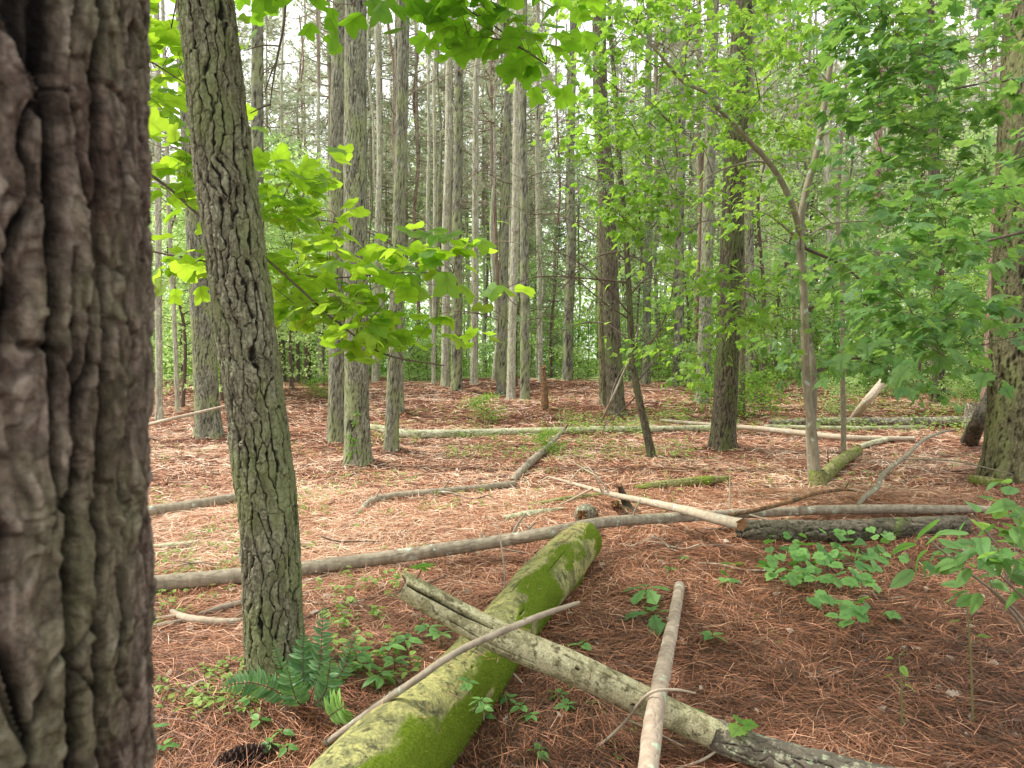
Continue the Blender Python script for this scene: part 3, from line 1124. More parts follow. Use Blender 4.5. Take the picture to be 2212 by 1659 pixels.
def lean_trunk():
    d = 3.22
    pts = []
    rad = []
    for (l, r, y) in ((528, 672, 1545), (533, 664, 1480), (527, 655, 1330), (521, 645, 1150), (503, 629, 985), (484, 607, 820), (450, 573, 560), (421, 541, 330), (405, 520, 160), (388, 500, 0)):
        c = D((l + r) / 2, y, d)
        pts.append(c)
        rad.append((r - l) / 2 * d / FPX * .97)
    b = pts[1].copy()
    pts = pts[::1]
    root = thing('pine_tree', 'leaning mossy pine in the foreground with a fern at its foot', 'tree', (b[0], d, g(b[0], d)))
    # slope keeps going up out of frame
    v = pts[-1] - pts[-3]
    p2 = [pts[-1] + v * 0, pts[-1] + v * 2, pts[-1] + v * 5, pts[-1] + v * 9]
    mb = MB()
    bark_tube(mb, pts, rad, 260, 1400, 21, cw=.044, ch=.125, depth=.016, lump=.035, crack=.22, flare=.16, flare_h=.12)
    o = tuple(root.location)
    mb.build('trunk', M['bark_lean'], root, o)
    mb = MB()
    bark_tube(mb, p2, [rad[-1] * 1.0, rad[-1] * .9, .06, .04], 40, 300, 22, cw=.04, ch=.105, depth=.015)
    mb.build('upper_trunk', M['bark_lean'], root, o)
    use('crown_thin', root, tuple(np.array(p2[2]) - np.array(o)))


lean_trunk()

# ------------------------------------------------------------------ fallen wood
def log(name, label, pts, radii, mat, segs=48, rings=200, seed=1, cw=.05, ch=.3, depth=.006, lump=.06, cat='log', group=None, stubs=(), jag=.02, end='wood_end', crack=.14, stubmat=None, idamp=1.0, terr=1.0, grooves=(), fuzz=None):
    pts = np.array(pts, float)
    o = pts[len(pts) // 2].copy()
    mb = MB()
    path = bark_tube(mb, pts, radii, segs, rings, seed, cw=cw, ch=ch, depth=depth, lump=lump, caps=True, endmat=1, jag=jag, crack=crack, idamp=idamp, terr=terr, grooves=grooves)
    ob = mb.build(name, [M[mat], M[end]], None, o)
    if fuzz:
        V0, C0 = mb.V[0], mb.C[0]
        cen = np.repeat(path, segs, 0)
        rad = unit(V0 - cen)
        ok = np.where(C0[:, 2] + fuzz[0] * rad[:, 0] > fuzz[1] + .03)[0]
        pick = RNG.choice(ok, 42000)
        rd = rad[pick]
        pp = V0[pick] + RNG.normal(0, .003, (len(pick), 3)) - rd * .001
        fz = MB()
        tri = (np.array([[-.22, 0, 0], [.22, 0, 0], [0, 1, 0]]), np.array([[0, 1, 2]]), np.full(3, .5))
        add_leaves(fz, tri, pp, rd + RNG.normal(0, .5, rd.shape), RNG.normal(0, 1, rd.shape), RNG.uniform(.002, .007, len(pick)) * np.where(RNG.random(len(pick)) < .08, 1.8, 1), 0)
        fz.build('moss', M['moss_tuft'], ob, o)
    tag(ob, label, cat, group)
    for (f, dv, L, r) in stubs:
        c = path[int(f * (rings - 1))]
        dv = unit(dv)
        sb = MB()
        bend = np.cross(dv, [0.3, .5, .8]) * L * .12
        bark_tube(sb, [c, c + dv * L * .5 + bend, c + dv * L], [r, r * .8, r * .45], 10, 14, seed + int(f * 100), cw=.02, ch=.04, depth=r * .12, caps=True, jag=r * .5)
        s = sb.build('branch_stub', M[stubmat or mat], ob, o)
        s.location = (0, 0, 0)
    return ob, path


def rot_hollow_knots(ob, path, pts_):
    pass


# big mossy log
log('fallen_log', 'thick mossy log running from the lower edge into the middle of the clearing', Lg, [.165, .160, .150, .142, .148, .160, .150], 'log_moss', 220, 620, 31, cw=.11, ch=1.6, depth=.007, lump=.13, crack=.022, jag=.16, fuzz=(.38, .69), end='log_rot', idamp=0, terr=.8, grooves=((.243, .252, 3.5, .07, .03), (.27, .277, 3.75, .06, .025), (.225, .23, 4.2, .05, .02), (.29, .294, 4.1, .045, .02), (.30, .42, 5.0, .035, .008), (.52, .60, 4.6, .03, .008), (.66, .78, 5.2, .03, .012), (.47, .50, 5.4, .05, .012), (.8, .9, 4.9, .03, .008)))
# bleached log lying across it
log('fallen_log', 'bleached split log lying across the thick mossy log', Lb, [.048, .052, .056, .058, .056, .052], 'log_bleached', 110, 420, 41, cw=.06, ch=1.5, depth=.006, lump=.08, crack=.03, jag=.05, end='log_rot', idamp=0, terr=.6, grooves=((.01, .30, 1.0, .20, .03), (.10, .44, 1.9, .07, .008), (.55, .565, 1.2, .15, .012), (.74, .755, 1.9, .2, .015), (.5, .9, .7, .05, .006)),
    stubs=((.62, (.2, -.3, .5), .03, .008),))
Lc = [dp(1536, 1583, .112), dp(1640, 1622, .09), dp(1800, 1665, .07), dp(1990, 1705, .04)]
log('fallen_log', 'lichen-crusted dark bark log continuing to the lower right', Lc, [.055, .054, .052, .048], 'lichen_bark', 110, 300, 43, cw=.035, ch=.07, depth=.012, lump=.06)
# thin stick over the crossing
log('fallen_stick', 'long thin brown stick propped over the crossing of the two big logs', [dp(715, 1598, .10), dp(810, 1530, .25), dp(893, 1472, .40), dp(1000, 1402, .50), dp(1160, 1333, .57), dp(1249, 1302, .60)], [.012, .013, .0125, .0115, .0105, .007], 'bark_pole', 20, 160, 47, cw=.02, ch=.1, depth=.002, cat='stick',
    stubs=((.30, (0, 0, 1), .02, .006), (.80, (.2, 0, 1), .018, .006)))
# pale stick on the right
log('fallen_stick', 'pinkish pale stick with lichen standing out in the right foreground', [P(1468, 1266, .05), dp(1455, 1340, .16), dp(1438, 1420, .22), dp(1422, 1500, .27), dp(1410, 1570, .30), dp(1395, 1720, .33)], [.030, .031, .033, .031, .029, .028], 'bark_stick', 64, 360, 53, cw=.05, ch=.12, depth=.005, cat='stick', lump=.14,
    stubs=((.20, (.8, 0, .5), .035, .006), (.37, (-.6, 0, .9), .05, .008), (.40, (.8, 0, .6), .045, .008), (.58, (.9, -.2, .5), .04, .008)))
# long pole from left to right
log('fallen_pole', 'long thin grey pole crossing the whole clearing', [P(120, 1285, .07), P(320, 1263, .07), P(525, 1243, .07), P(650, 1229, .07), P(830, 1205, .09), P(1060, 1172, .16), P(1190, 1150, .25), P(1310, 1128, .26), P(1480, 1117, .19), P(1640, 1108, .13), P(1800, 1101, .10), P(2000, 1100, .08), P(2165, 1101, .05)],
    [.052, .05, .05, .05, .048, .045, .043, .042, .041, .041, .042, .041, .034], 'bark_pole', 60, 900, 59, cw=.05, ch=.12, depth=.006, cat='pole',
    stubs=((.33, (.4, .1, .8), .10, .010), (.36, (.5, .0, .9), .22, .013), (.37, (.5, .3, .5), .15, .010), (.50, (.3, .1, .7), .17, .009), (.30, (.4, -.5, -.4), .08, .008), (.66, (.8, -.6, -.25), .40, .009), (.82, (.3, 0, 1), .05, .012), (.90, (.3, 0, 1), .05, .012)))
# pale cut branch with twigs
Lp, pth = log('fallen_branch', 'pale dead branch with a cut end and curved twigs in the middle', [P(1186, 1030, .20), P(1244, 1046, .18), P(1318, 1067, .20), P(1378, 1080, .22), P(1470, 1100, .26), P(1549, 1121, .30), P(1603, 1133, .33)], [.008, .016, .024, .030, .036, .040, .042], 'bark_pale', 44, 360, 61, cw=.06, ch=.12, depth=.005, cat='branch')
o = np.array(Lp.location)
for pp in (((1318, 1067), (1290, 1030), (1265, 1015), (1225, 990)), ((1300, 1062), (1280, 1020), (1262, 1000)), ((1184, 1030), (1165, 1042), (1160, 1060)), ((1280, 1055), (1210, 1090), (1178, 1100)), ((1230, 1040), (1252, 1015), (1265, 1010))):
    a0 = P(pp[0][0], pp[0][1], .2)
    dd = a0[1]
    tw = MB()
    tube(tw, [a0] + [D(x, y, dd + .1 * i) for i, (x, y) in enumerate(pp[1:])], [.010, .008, .004], 7, 14, 0)
    tw.build('side_twig', M['bark_pale'], Lp, o)
# others
log('fallen_log', 'dark rotting log half hidden by vine leaves on the right', [P(1590, 1146, .08), P(1700, 1150, .09), P(1850, 1148, .09), P(2080, 1135, .08)], [.085, .095, .095, .08], 'log_dark', 80, 300, 67, cw=.06, ch=.18, depth=.02, lump=.12, jag=.05)
log('fallen_log', 'grey flaky log end between the blurred trunk and the leaning pine', [P(200, 1135, .06), P(320, 1107, .06), P(420, 1092, .06), P(520, 1074, .06), P(570, 1066, .04)], [.060, .060, .059, .054, .045], 'bark_pole', 50, 300, 71, cw=.05, ch=.1, depth=.006)
log('fallen_branch', 'brown bent branch lying left of centre on the needles', [P(765, 1120, .01), P(800, 1084, .04), P(850, 1072, .05), P(930, 1064, .05), P(1020, 1056, .05), P(1112, 1045, .04)], [.02, .034, .04, .042, .042, .036], 'bark_pole', 36, 260, 73, cw=.04, ch=.1, depth=.006, cat='branch', stubs=((.3, (.4, .3, .7), .18, .012), (.62, (.5, .2, .8), .14, .01), (.60, (.9, -.8, -.02), .5, .012)))
log('fallen_branch', 'knobbly branch leading away towards the pale horizontal log', [P(1106, 1040, .03), P(1128, 1015, .06), P(1155, 990, .08), P(1186, 962, .08), P(1220, 925, .22), P(1226, 918, .3)], [.035, .045, .05, .045, .028, .012], 'bark_pole', 36, 240, 79, cw=.04, ch=.1, depth=.012, cat='branch', stubs=((.72, (.1, .3, 1), .35, .014), (.45, (-.9, -.2, .4), .3, .010), (.9, (-.1, .2, 1), .5, .009), (.95, (.1, .1, 1), .55, .008)))
log('fallen_log', 'long pale green log stretching behind the middle trees', [P(770, 920, .05), P(830, 928, .07), P(870, 937, .075), P(960, 938, .075), P(1100, 934, .065), P(1250, 929, .09), P(1400, 927, .08), P(1535, 925, .07)], [.055, .078, .088, .088, .078, .066, .062, .06], 'log_pale', 40, 400, 83, cw=.2, ch=1.2, depth=.012)
log('fallen_pole', 'whitish thin pole slanting past the foot of the tall thick pine', [P(1425, 908, .12), P(1530, 917, .12), P(1640, 926, .12), P(1740, 937, .10), P(1840, 946, .08), P(1975, 948, .06)], [.03, .04, .05, .055, .05, .04], 'bark_pale', 30, 260, 89, cw=.06, ch=.2, depth=.006, cat='pole')
log('fallen_log', 'short yellow-green mossy log behind the forked sapling foot', [P(1770, 1036, .06), P(1795, 1014, .08), P(1822, 992, .08), P(1853, 973, .07)], [.075, .08, .08, .07], 'log_green', 56, 200, 97, cw=.12, ch=.5, depth=.015, lump=.15)
log('fallen_log', 'broken continuation of the mossy log, pale and flat on the needles', [P(1855, 966, .04), P(1885, 957, .05), P(1932, 946, .05)], [.04, .05, .035], 'log_pale', 30, 100, 98, cw=.12, ch=.5, depth=.012)
log('fallen_log', 'low green rotten log between the cut branch and the tall pine', [P(1375, 1054, .03), P(1420, 1049, .05), P(1480, 1043, .05), P(1530, 1038, .06), P(1575, 1034, .04)], [.03, .05, .055, .055, .03], 'log_green', 44, 240, 101, cw=.1, ch=.5, depth=.012)
log('fallen_branch', 'dark arching branch rising out of the needles on the right', [P(1852, 1092, .03), P(1870, 1072, .10), P(1895, 1051, .14), P(1911, 1021, .18), P(1958, 985, .22), P(1994, 951, .32), P(2034, 934, .36), P(2064, 928, .36)], [.022, .026, .027, .025, .024, .024, .018, .01], 'bark_beech', 24, 300, 103, cw=.03, ch=.1, depth=.004, cat='branch', stubs=((.38, (.1, 0, 1), .07, .012), (.45, (.8, -.9, -.05), 1.2, .012), (.25, (-.3, -.4, .05), .5, .007), (.85, (.3, .3, .7), .3, .008)))
log('fallen_branch', 'orange tinted curved branch leaning on the long grey pole', [P(1575, 1113, .18), P(1640, 1100, .22), P(1710, 1082, .22), P(1760, 1066, .22), P(1820, 1058, .20), P(1850, 1062, .12)], [.018, .02, .02, .018, .014, .006], 'log_rot', 20, 200, 107, cw=.03, ch=.15, depth=.003, cat='branch', stubs=((.85, (.5, .1, .7), .1, .008),))
log('fallen_log', 'small mossy log piece near the right edge', [P(2098, 1036, .05), P(2130, 1040, .055), P(2175, 1046, .04)], [.05, .055, .04], 'log_green', 44, 100, 109, cw=.08, ch=.3, depth=.015, jag=.05)
log('fallen_log', 'dark flaky log lying level behind the thin right sapling', [P(1660, 913, .08), P(1790, 911, .09), P(1900, 911, .1), P(2010, 910, .1), P(2092, 908, .1)], [.05, .08, .085, .085, .08], 'lichen_bark', 30, 240, 113, cw=.06, ch=.15, depth=.02)
log('fallen_log', 'bleached thin log lying just in front of the dark level log', [P(1650, 921, .05), P(1830, 925, .06), P(2000, 922, .06)], [.04, .045, .035], 'log_pale', 24, 160, 127, cw=.1, ch=.4, depth=.006)
log('leaning_snag', 'pale barkless dead trunk leaning up to the right', [P(1842, 908, 0), D(1870, 870, 14.2), D(1905, 828, 14.2), D(1941, 784, 14.2)], [.085, .08, .075, .07], 'bark_pale', 40, 200, 131, cw=.07, ch=.2, depth=.014, cat='dead tree')
log('leaning_snag', 'dark rotten broken trunk leaning against the pines at the right', [P(2092, 958, 0), D(2112, 915, 11.2), D(2134, 868, 11.2), D(2152, 822, 11.3)], [.13, .11, .085, .07], 'log_dark', 50, 200, 137, cw=.06, ch=.5, depth=.03, lump=.15, cat='dead tree', jag=.1)
log('tree_stump', 'short mossy jagged stump left of the dark leaning snag', [P(2098, 925, 0), P(2098, 925, 0) + [0, 0, .25], P(2098, 925, 0) + [.02, 0, .52]], [.17, .13, .11], 'lichen_bark', 50, 90, 139, cw=.05, ch=.2, depth=.03, jag=.16, cat='stump')
log('tree_stump', 'narrow orange broken stump standing on the needle bank', [P(1177, 885, 0), P(1176, 885, 0) + [0, 0, .5], P(1175, 885, 0) + [-.02, 0, 1.02]], [.10, .075, .055], 'log_rot', 30, 90, 149, cw=.05, ch=.3, depth=.02, jag=.12, cat='stump')
log('tree_stump', 'blackened mossy splinter standing by the end of the mossy log', [P(1362, 1112, -.02), P(1352, 1085, .08), D(1338, 1048, P(1362, 1112)[1])], [.05, .04, .022], 'log_dark', 30, 80, 151, cw=.03, ch=.15, depth=.014, jag=.05, cat='stump')
log('tree_stump', 'small reddish upright stub beside the blackened splinter', [P(1330, 1088, -.02), P(1328, 1088, .10), P(1325, 1088, .24)], [.04, .035, .025], 'log_rot', 24, 60, 153, cw=.02, ch=.1, depth=.01, jag=.05, cat='stump')
log('tree_stump', 'pale crumbling stump remnant above the end of the mossy log', [P(1266, 1112, -.02), P(1264, 1112, .08), P(1258, 1112, .2)], [.09, .07, .035], 'lichen_bark', 30, 80, 157, cw=.05, ch=.1, depth=.035, jag=.1, cat='stump', lump=.4)
log('fallen_log', 'grey rotting slab lying behind the long pole left of centre', [P(1085, 1122, .02), P(1140, 1113, .03), P(1215, 1100, .02)], [.03, .04, .02], 'log_pale', 30, 100, 163, cw=.05, ch=.3, depth=.014)
log('fallen_log', 'thin rotten slab right behind the pale cut branch twigs', [P(1140, 1092, .02), P(1220, 1080, .03), P(1310, 1068, .03)], [.02, .034, .03], 'log_green', 30, 120, 167, cw=.05, ch=.3, depth=.01)
log('fallen_branch', 'whitish dead branch reaching left in front of the rear left pine', [P(290, 925, .05), D(345, 911, 11.6), D(400, 898, 11.6), D(448, 886, 11.6), D(500, 873, 11.6)], [.03, .03, .028, .022, .012], 'bark_pale', 14, 100, 173, depth=.002, cat='branch', stubs=((.6, (.9, 0, .12), .7, .008), (.2, (.6, .2, .5), .8, .008)))
log('fallen_branch', 'tan forked branch left of the leaning pine foot', [P(372, 1322, .03), P(400, 1334, .05), P(440, 1340, .05), P(500, 1343, .04), P(530, 1338, .03)], [.016, .02, .02, .018, .012], 'bark_pale', 18, 100, 179, depth=.003, cat='branch', stubs=((.2, (-.6, -.3, .0), .25, .012),))
log('fallen_branch', 'grey broken branch just behind the tan forked one', [P(430, 1328, .02), P(480, 1312, .04), P(545, 1296, .04)], [.014, .018, .018], 'twig_pale', 18, 80, 181, depth=.003, cat='branch')
log('fallen_branch', 'short half buried stick in the lower left needles', [P(290, 1362, .02), P(350, 1352, .03), P(400, 1340, .03)], [.014, .018, .014], 'twig_pale', 18, 80, 183, depth=.003, cat='branch')
log('fallen_branch', 'weathered short stick between blurred trunk and fern', [P(388, 1492, .02), P(430, 1475, .03), P(480, 1452, .02)], [.007, .011, .008], 'bark_pale', 18, 80, 187, depth=.002, cat='branch')
log('fallen_branch', 'dark cone-scaled branch beside the near end of the mossy log', [P(700, 1615, .05), P(760, 1570, .07), P(850, 1500, .07), P(905, 1465, .06)], [.018, .02, .018, .01], 'log_dark', 24, 160, 191, cw=.015, ch=.02, depth=.006, cat='branch')
log('fallen_branch', 'thin dark twig arch lying right of the leaning pine', [P(640, 1345, .02), P(700, 1318, .04), P(760, 1300, .04), P(850, 1283, .02)], [.006, .008, .007, .004], 'twig', 10, 60, 193, depth=.001, cat='branch', stubs=((.5, (.8, -.5, .1), .25, .004),))
log('fallen_log', 'pale half buried stick left of the leaning pine in the sunny needles', [P(320, 1182, .02), P(380, 1178, .03), P(430, 1172, .02)], [.02, .026, .02], 'log_pale', 20, 80, 197, depth=.004, cat='stick')
log('fallen_branch', 'grey curved twig bridging the pale stick and the bleached log', [dp(1290, 1615, .02), dp(1345, 1565, .12), dp(1400, 1500, .32), dp(1455, 1490, .33), dp(1500, 1497, .28)], [.004, .005, .006, .005, .003], 'bark_pale', 10, 80, 199, depth=.001, cat='twig', stubs=((.3, (.9, -.3, -.3), .22, .003),))
log('fallen_branch', 'pale curved twig at the lower edge near the lichen log', [dp(1440, 1668, .02), dp(1520, 1640, .05), dp(1570, 1600, .09), dp(1592, 1560, .14)], [.005, .005, .004, .003], 'bark_pale', 10, 80, 211, depth=.001, cat='twig')
log('fallen_branch', 'thin brown forked twig hanging over the long grey pole', [dp(1075, 1135, .35), dp(1083, 1180, .28), dp(1090, 1240, .16), dp(1088, 1290, .04)], [.004, .005, .005, .003], 'twig_pale', 8, 60, 223, depth=.001, cat='twig')

# scattered twigs
rngt = np.random.default_rng(9)
for k in range(130):
    d = rngt.uniform(3.2, 15) if k > 34 else rngt.uniform(3, 6)
    x = rngt.uniform(-.66, .7) * d
    a = rngt.uniform(-.9, .9) + (PI if rngt.random() < .5 else 0)
    L = rngt.uniform(.15, .55)
    mb = MB()
    p = []
    for q in range(4):
        xx, yy = x + math.cos(a) * L * q / 3 + rngt.normal(0, .015), d + math.sin(a) * L * q / 3 + rngt.normal(0, .015)
        p.append((xx, yy, g(xx, yy) + rngt.uniform(.01, .05) + (.05 if rngt.random() < .1 else 0)))
    r = rngt.uniform(.003, .008)
    pth_ = tube(mb, p, [r, r, r * .4], 6, 10, 0)
    if rngt.random() < .6:
        tube(mb, [pth_[4], pth_[4] + np.array([rngt.normal(0, .08), rngt.normal(0, .08), rngt.uniform(.01, .1)])], [r * .6, r * .2], 5, 4, 0)
    o = mb.build('fallen_twig', M[['twig', 'twig_pale', 'bark_pale'][k % 3]], None, p[1])
    tag(o, 'short thin dead twig lying loose on the needle litter', 'twig', 'loose dead twigs on the needle litter')

# ------------------------------------------------------------------ forked sapling, thin stems
def stem_tree(name, label, path, radii, mat, segs=28, rings=200, seed=0, extra=(), cat='tree'):
    path = np.array(path)
    o = path[0].copy()
    root = thing(name, label, cat, tuple(o))
    mb = MB()
    skel = [bark_tube(mb, path, radii, segs, rings, seed, cw=.05, ch=.3, depth=.003, flare=.2, flare_h=.1)]
    mb.build('trunk', M[mat], root, o)
    for (ep, er, nm) in extra:
        m2 = MB()
        skel.append(bark_tube(m2, ep, er, max(10, segs // 2), 120, seed + 3, cw=.05, ch=.3, depth=.002))
        m2.build(nm, M[mat], root, o)
    return root, np.vstack(skel), o


d = P(1765, 1052)[1]
base = P(1765, 1052)
tr = [base - [0, 0, .1], base] + [D(x, y, d) for x, y in ((1757, 950), (1742, 830), (1738, 700), (1735, 600), (1727, 515), (1738, 425), (1765, 325), (1781, 225), (1796, 125), (1818, 0), (1835, -150), (1860, -350))]
rr = [w / 2 * d / FPX for w in (23, 20, 18, 17, 16, 16, 17, 14, 13, 12, 11, 10, 7, 4)]
dl = d - .9
left = [D(x, y, d + (dl - d) * i / 9) for i, (x, y) in enumerate(((1728, 512), (1718, 465), (1695, 405), (1660, 350), (1600, 285), (1550, 230), (1525, 200), (1475, 175), (1427, 120), (1372, 60)))]
lr = [w / 2 * d / FPX for w in (13, 13, 12, 11, 10, 9, 8, 7, 5, 3)]
l2 = [D(x, y, d - .05 * i) for i, (x, y) in enumerate(((1729, 520), (1700, 495), (1650, 460), (1590, 455)))]
r2 = [D(x, y, d + .1 * i) for i, (x, y) in enumerate(((1740, 515), (1790, 485), (1860, 478), (1920, 480)))]
l3 = [D(x, y, d - .1 * i) for i, (x, y) in enumerate(((1660, 352), (1620, 350), (1540, 375), (1480, 430)))]
fork_root, fork_skel, fo = stem_tree('young_maple', 'slender pale-stemmed forked maple sapling right of centre', tr, rr, 'bark_beech', 40, 420, 5,
    extra=((left, lr, 'limb'), (l2, [.02, .014, .007, .003], 'limb'), (r2, [.014, .01, .006, .003], 'limb'), (l3, [.018, .014, .008, .003], 'limb')))
# moss sock at the foot
mb = MB()
bark_tube(mb, [base + [0.01, 0, -.05], base + [0, 0, .1], base + [0, 0, .2]], [.105, .088, .075], 60, 60, 8, cw=.02, ch=.02, depth=.012, lump=.2)
mb.build('moss', M['log_green'], fork_root, fo)


def px_tips(spec, rng):
    out = []
    for (x0, x1, y0, y1, d0, d1, n) in spec:
        for _ in range(n):
            out.append(D(rng.uniform(x0, x1), rng.uniform(y0, y1), rng.uniform(d0, d1)))
    return out


rngc = np.random.default_rng(21)
tips = px_tips([(1180, 1500, -60, 260, 6.2, 8.2, 52), (1230, 1480, 200, 480, 6.6, 8.2, 34), (1480, 1800, -80, 330, 8.6, 10.6, 76), (1550, 1760, 0, 250, 6.6, 7.8, 9), (1550, 1780, 250, 480, 8.7, 10, 14),
                (1800, 2000, -60, 300, 7, 9, 26), (1330, 1460, 380, 600, 6.8, 7.8, 12), (1540, 1720, 440, 700, 7.5, 8.5, 12), (1430, 1640, 580, 720, 7.4, 8.4, 12), (1400, 1540, 690, 790, 7.4, 8.2, 7)], rngc)
mb = MB()
crown_from_tips(mb, fork_skel[120:], tips, MAPLES, .10, 5, lm=1, bm=0, rad=.005, twl=.48, subs=3, droop=.3, tilt=.5, spread=.1)
mb.build('crown', [M['twig'], M['leaf_bright']], fork_root, fo)

# thin companion stem
b2 = P(1822, 978)
d2 = b2[1]
t2, sk2, o2 = stem_tree('young_hickory', 'thin straight sapling just right of the forked one with large drooping leaves',
    [b2 - [0, 0, .05], b2] + [D(x, y, d2) for x, y in ((1822, 900), (1820, 780), (1821, 650), (1818, 560), (1810, 480), (1815, 350), (1828, 180), (1840, 0), (1850, -200))],
    [.045, .042, .04, .038, .036, .034, .03, .026, .02, .014, .006], 'bark_beech', 20, 260, 12)
tips = px_tips([(1650, 1830, 520, 830, 8.8, 10.5, 26), (1830, 1960, 560, 820, 9.5, 11, 14), (1760, 1900, 300, 560, 9.5, 11.5, 12)], rngc)
mb = MB()
crown_from_tips(mb, sk2[60:], tips, OVATES, .19, 4, lm=1, bm=0, rad=.004, twl=.45, subs=1, droop=.6, tilt=.5)
mb.build('crown', [M['twig'], M['leaf_maple']], t2, o2)

# crooked cedar stem with dead arching branches
b3 = P(1409, 990)
d3 = b3[1]
t3, sk3, o3 = stem_tree('cedar_tree', 'crooked shaggy thin cedar with bare arching branches in the centre',
    [b3 - [0, 0, .05], b3] + [D(x, y, d3) for x, y in ((1396, 930), (1380, 860), (1368, 790), (1362, 700), (1357, 600), (1350, 480), (1338, 350), (1330, 200), (1318, 65), (1315, -80))],
    [.085, .068, .058, .054, .05, .047, .044, .04, .036, .032, .028, .02], 'bark_dark', 40, 360, 14)
arc = [((1355, 565), (1300, 520), (1240, 480), (1200, 462), (1150, 462), (1100, 440)), ((1358, 610), (1250, 600), (1150, 600), (1060, 640)), ((1345, 420), (1260, 380), (1180, 372), (1120, 390)),
       ((1360, 690), (1300, 650), (1240, 600), (1160, 560)), ((1356, 540), (1280, 560), (1200, 640), (1150, 720)), ((1350, 470), (1390, 420), (1430, 400)), ((1340, 330), (1270, 290), (1190, 300)),
       ((1366, 780), (1420, 720), (1450, 640), (1455, 590)), ((1372, 830), (1430, 760), (1490, 700)), ((1358, 640), (1400, 600), (1460, 590)), ((1380, 850), (1330, 900), (1300, 915)), ((1352, 500), (1290, 440), (1250, 430)),
       ((1364, 740), (1310, 700), (1250, 700), (1190, 730)), ((1361, 680), (1310, 620), (1240, 560), (1180, 540))]
cn = 0
for ap in arc:
    mb = MB()
    dd = d3
    pp = [D(x, y, dd - .25 * i * (1 if cn % 2 else -1)) for i, (x, y) in enumerate(ap)]
    pth_ = tube(mb, pp, [.016, .012, .008, .003], 6, 22, 0, cap=False)
    for q in range(9):
        i = rngc.integers(5, 21)
        dv = unit(rngc.normal(0, 1, 3) + (pth_[i] - pth_[i - 1]) * 12)
        L = rngc.uniform(.2, .6)
        p2 = tube(mb, [pth_[i], pth_[i] + dv * L * .5 + [0, 0, -.03], pth_[i] + dv * L], [.005, .004, .0015], 4, 6, 0, cap=False)
        for w in range(2):
            dv2 = unit(dv + rngc.normal(0, .7, 3))
            tube(mb, [p2[3], p2[3] + dv2 * L * .4], [.0025, .001], 3, 3, 0, cap=False)
    mb.build('dead_branch', M['twig'], t3, o3)
    cn += 1
tips = px_tips([(1180, 1450, 230, 420, d3 - 1.0, d3 + 1.2, 22), (1120, 1300, 560, 720, d3 - .8, d3 + .8, 6)], rngc)
mb = MB()
crown_from_tips(mb, sk3[200:], tips, RH, .035, 30, lm=1, bm=0, rad=.003, twl=.3, subs=3, droop=.4, tilt=1.2, spread=.05)
mb.build('crown', [M['twig'], M['needles_dark']], t3, o3)
# brushy sprouts by the cedar foot
log('leaning_branch', 'thin bare reddish branch leaning up left of the crooked cedar', [P(1296, 917, .0), D(1318, 870, 13.5), D(1340, 820, 13.4), D(1366, 760, 13.3), D(1380, 700, 13.3)], [.028, .024, .02, .015, .006], 'bark_pole', 12, 80, 231, depth=.002, cat='branch', stubs=((.5, (.4, 0, 1), .9, .008), (.35, (-.3, 0, 1), .8, .008)))

# ------------------------------------------------------------------ big-leaved tulip tree branches (left and top)
def tulip_tree(label, trunk_path, limb_paths, spec, mat, leaf=.115, seed=1, nleaf=5, radii=(.05, .04, .03), subs=2):
    rng = np.random.default_rng(seed)
    o = np.array(trunk_path[0])
    root = thing('tulip_tree', label, 'tree', tuple(o))
    mb = MB()
    bark_tube(mb, trunk_path, radii, 24, 160, seed, cw=.04, ch=.2, depth=.003)
    mb.build('trunk', M['bark_beech'], root, o)
    sk = []
    for lp, r in limb_paths:
        mb = MB()
        sk.append(tube(mb, lp, [r, r * .8, r * .6, r * .3], 10, 60, 0))
        mb.build('limb', M['twig'], root, o)
    mb = MB()
    crown_from_tips(mb, np.vstack(sk), px_tips(spec, rng), TULIP, leaf, nleaf, lm=1, bm=0, rad=.003, twl=.38, subs=subs, droop=.25, tilt=.42, spread=.09)
    mb.build('crown', [M['twig'], M[mat]], root, o)
    return root


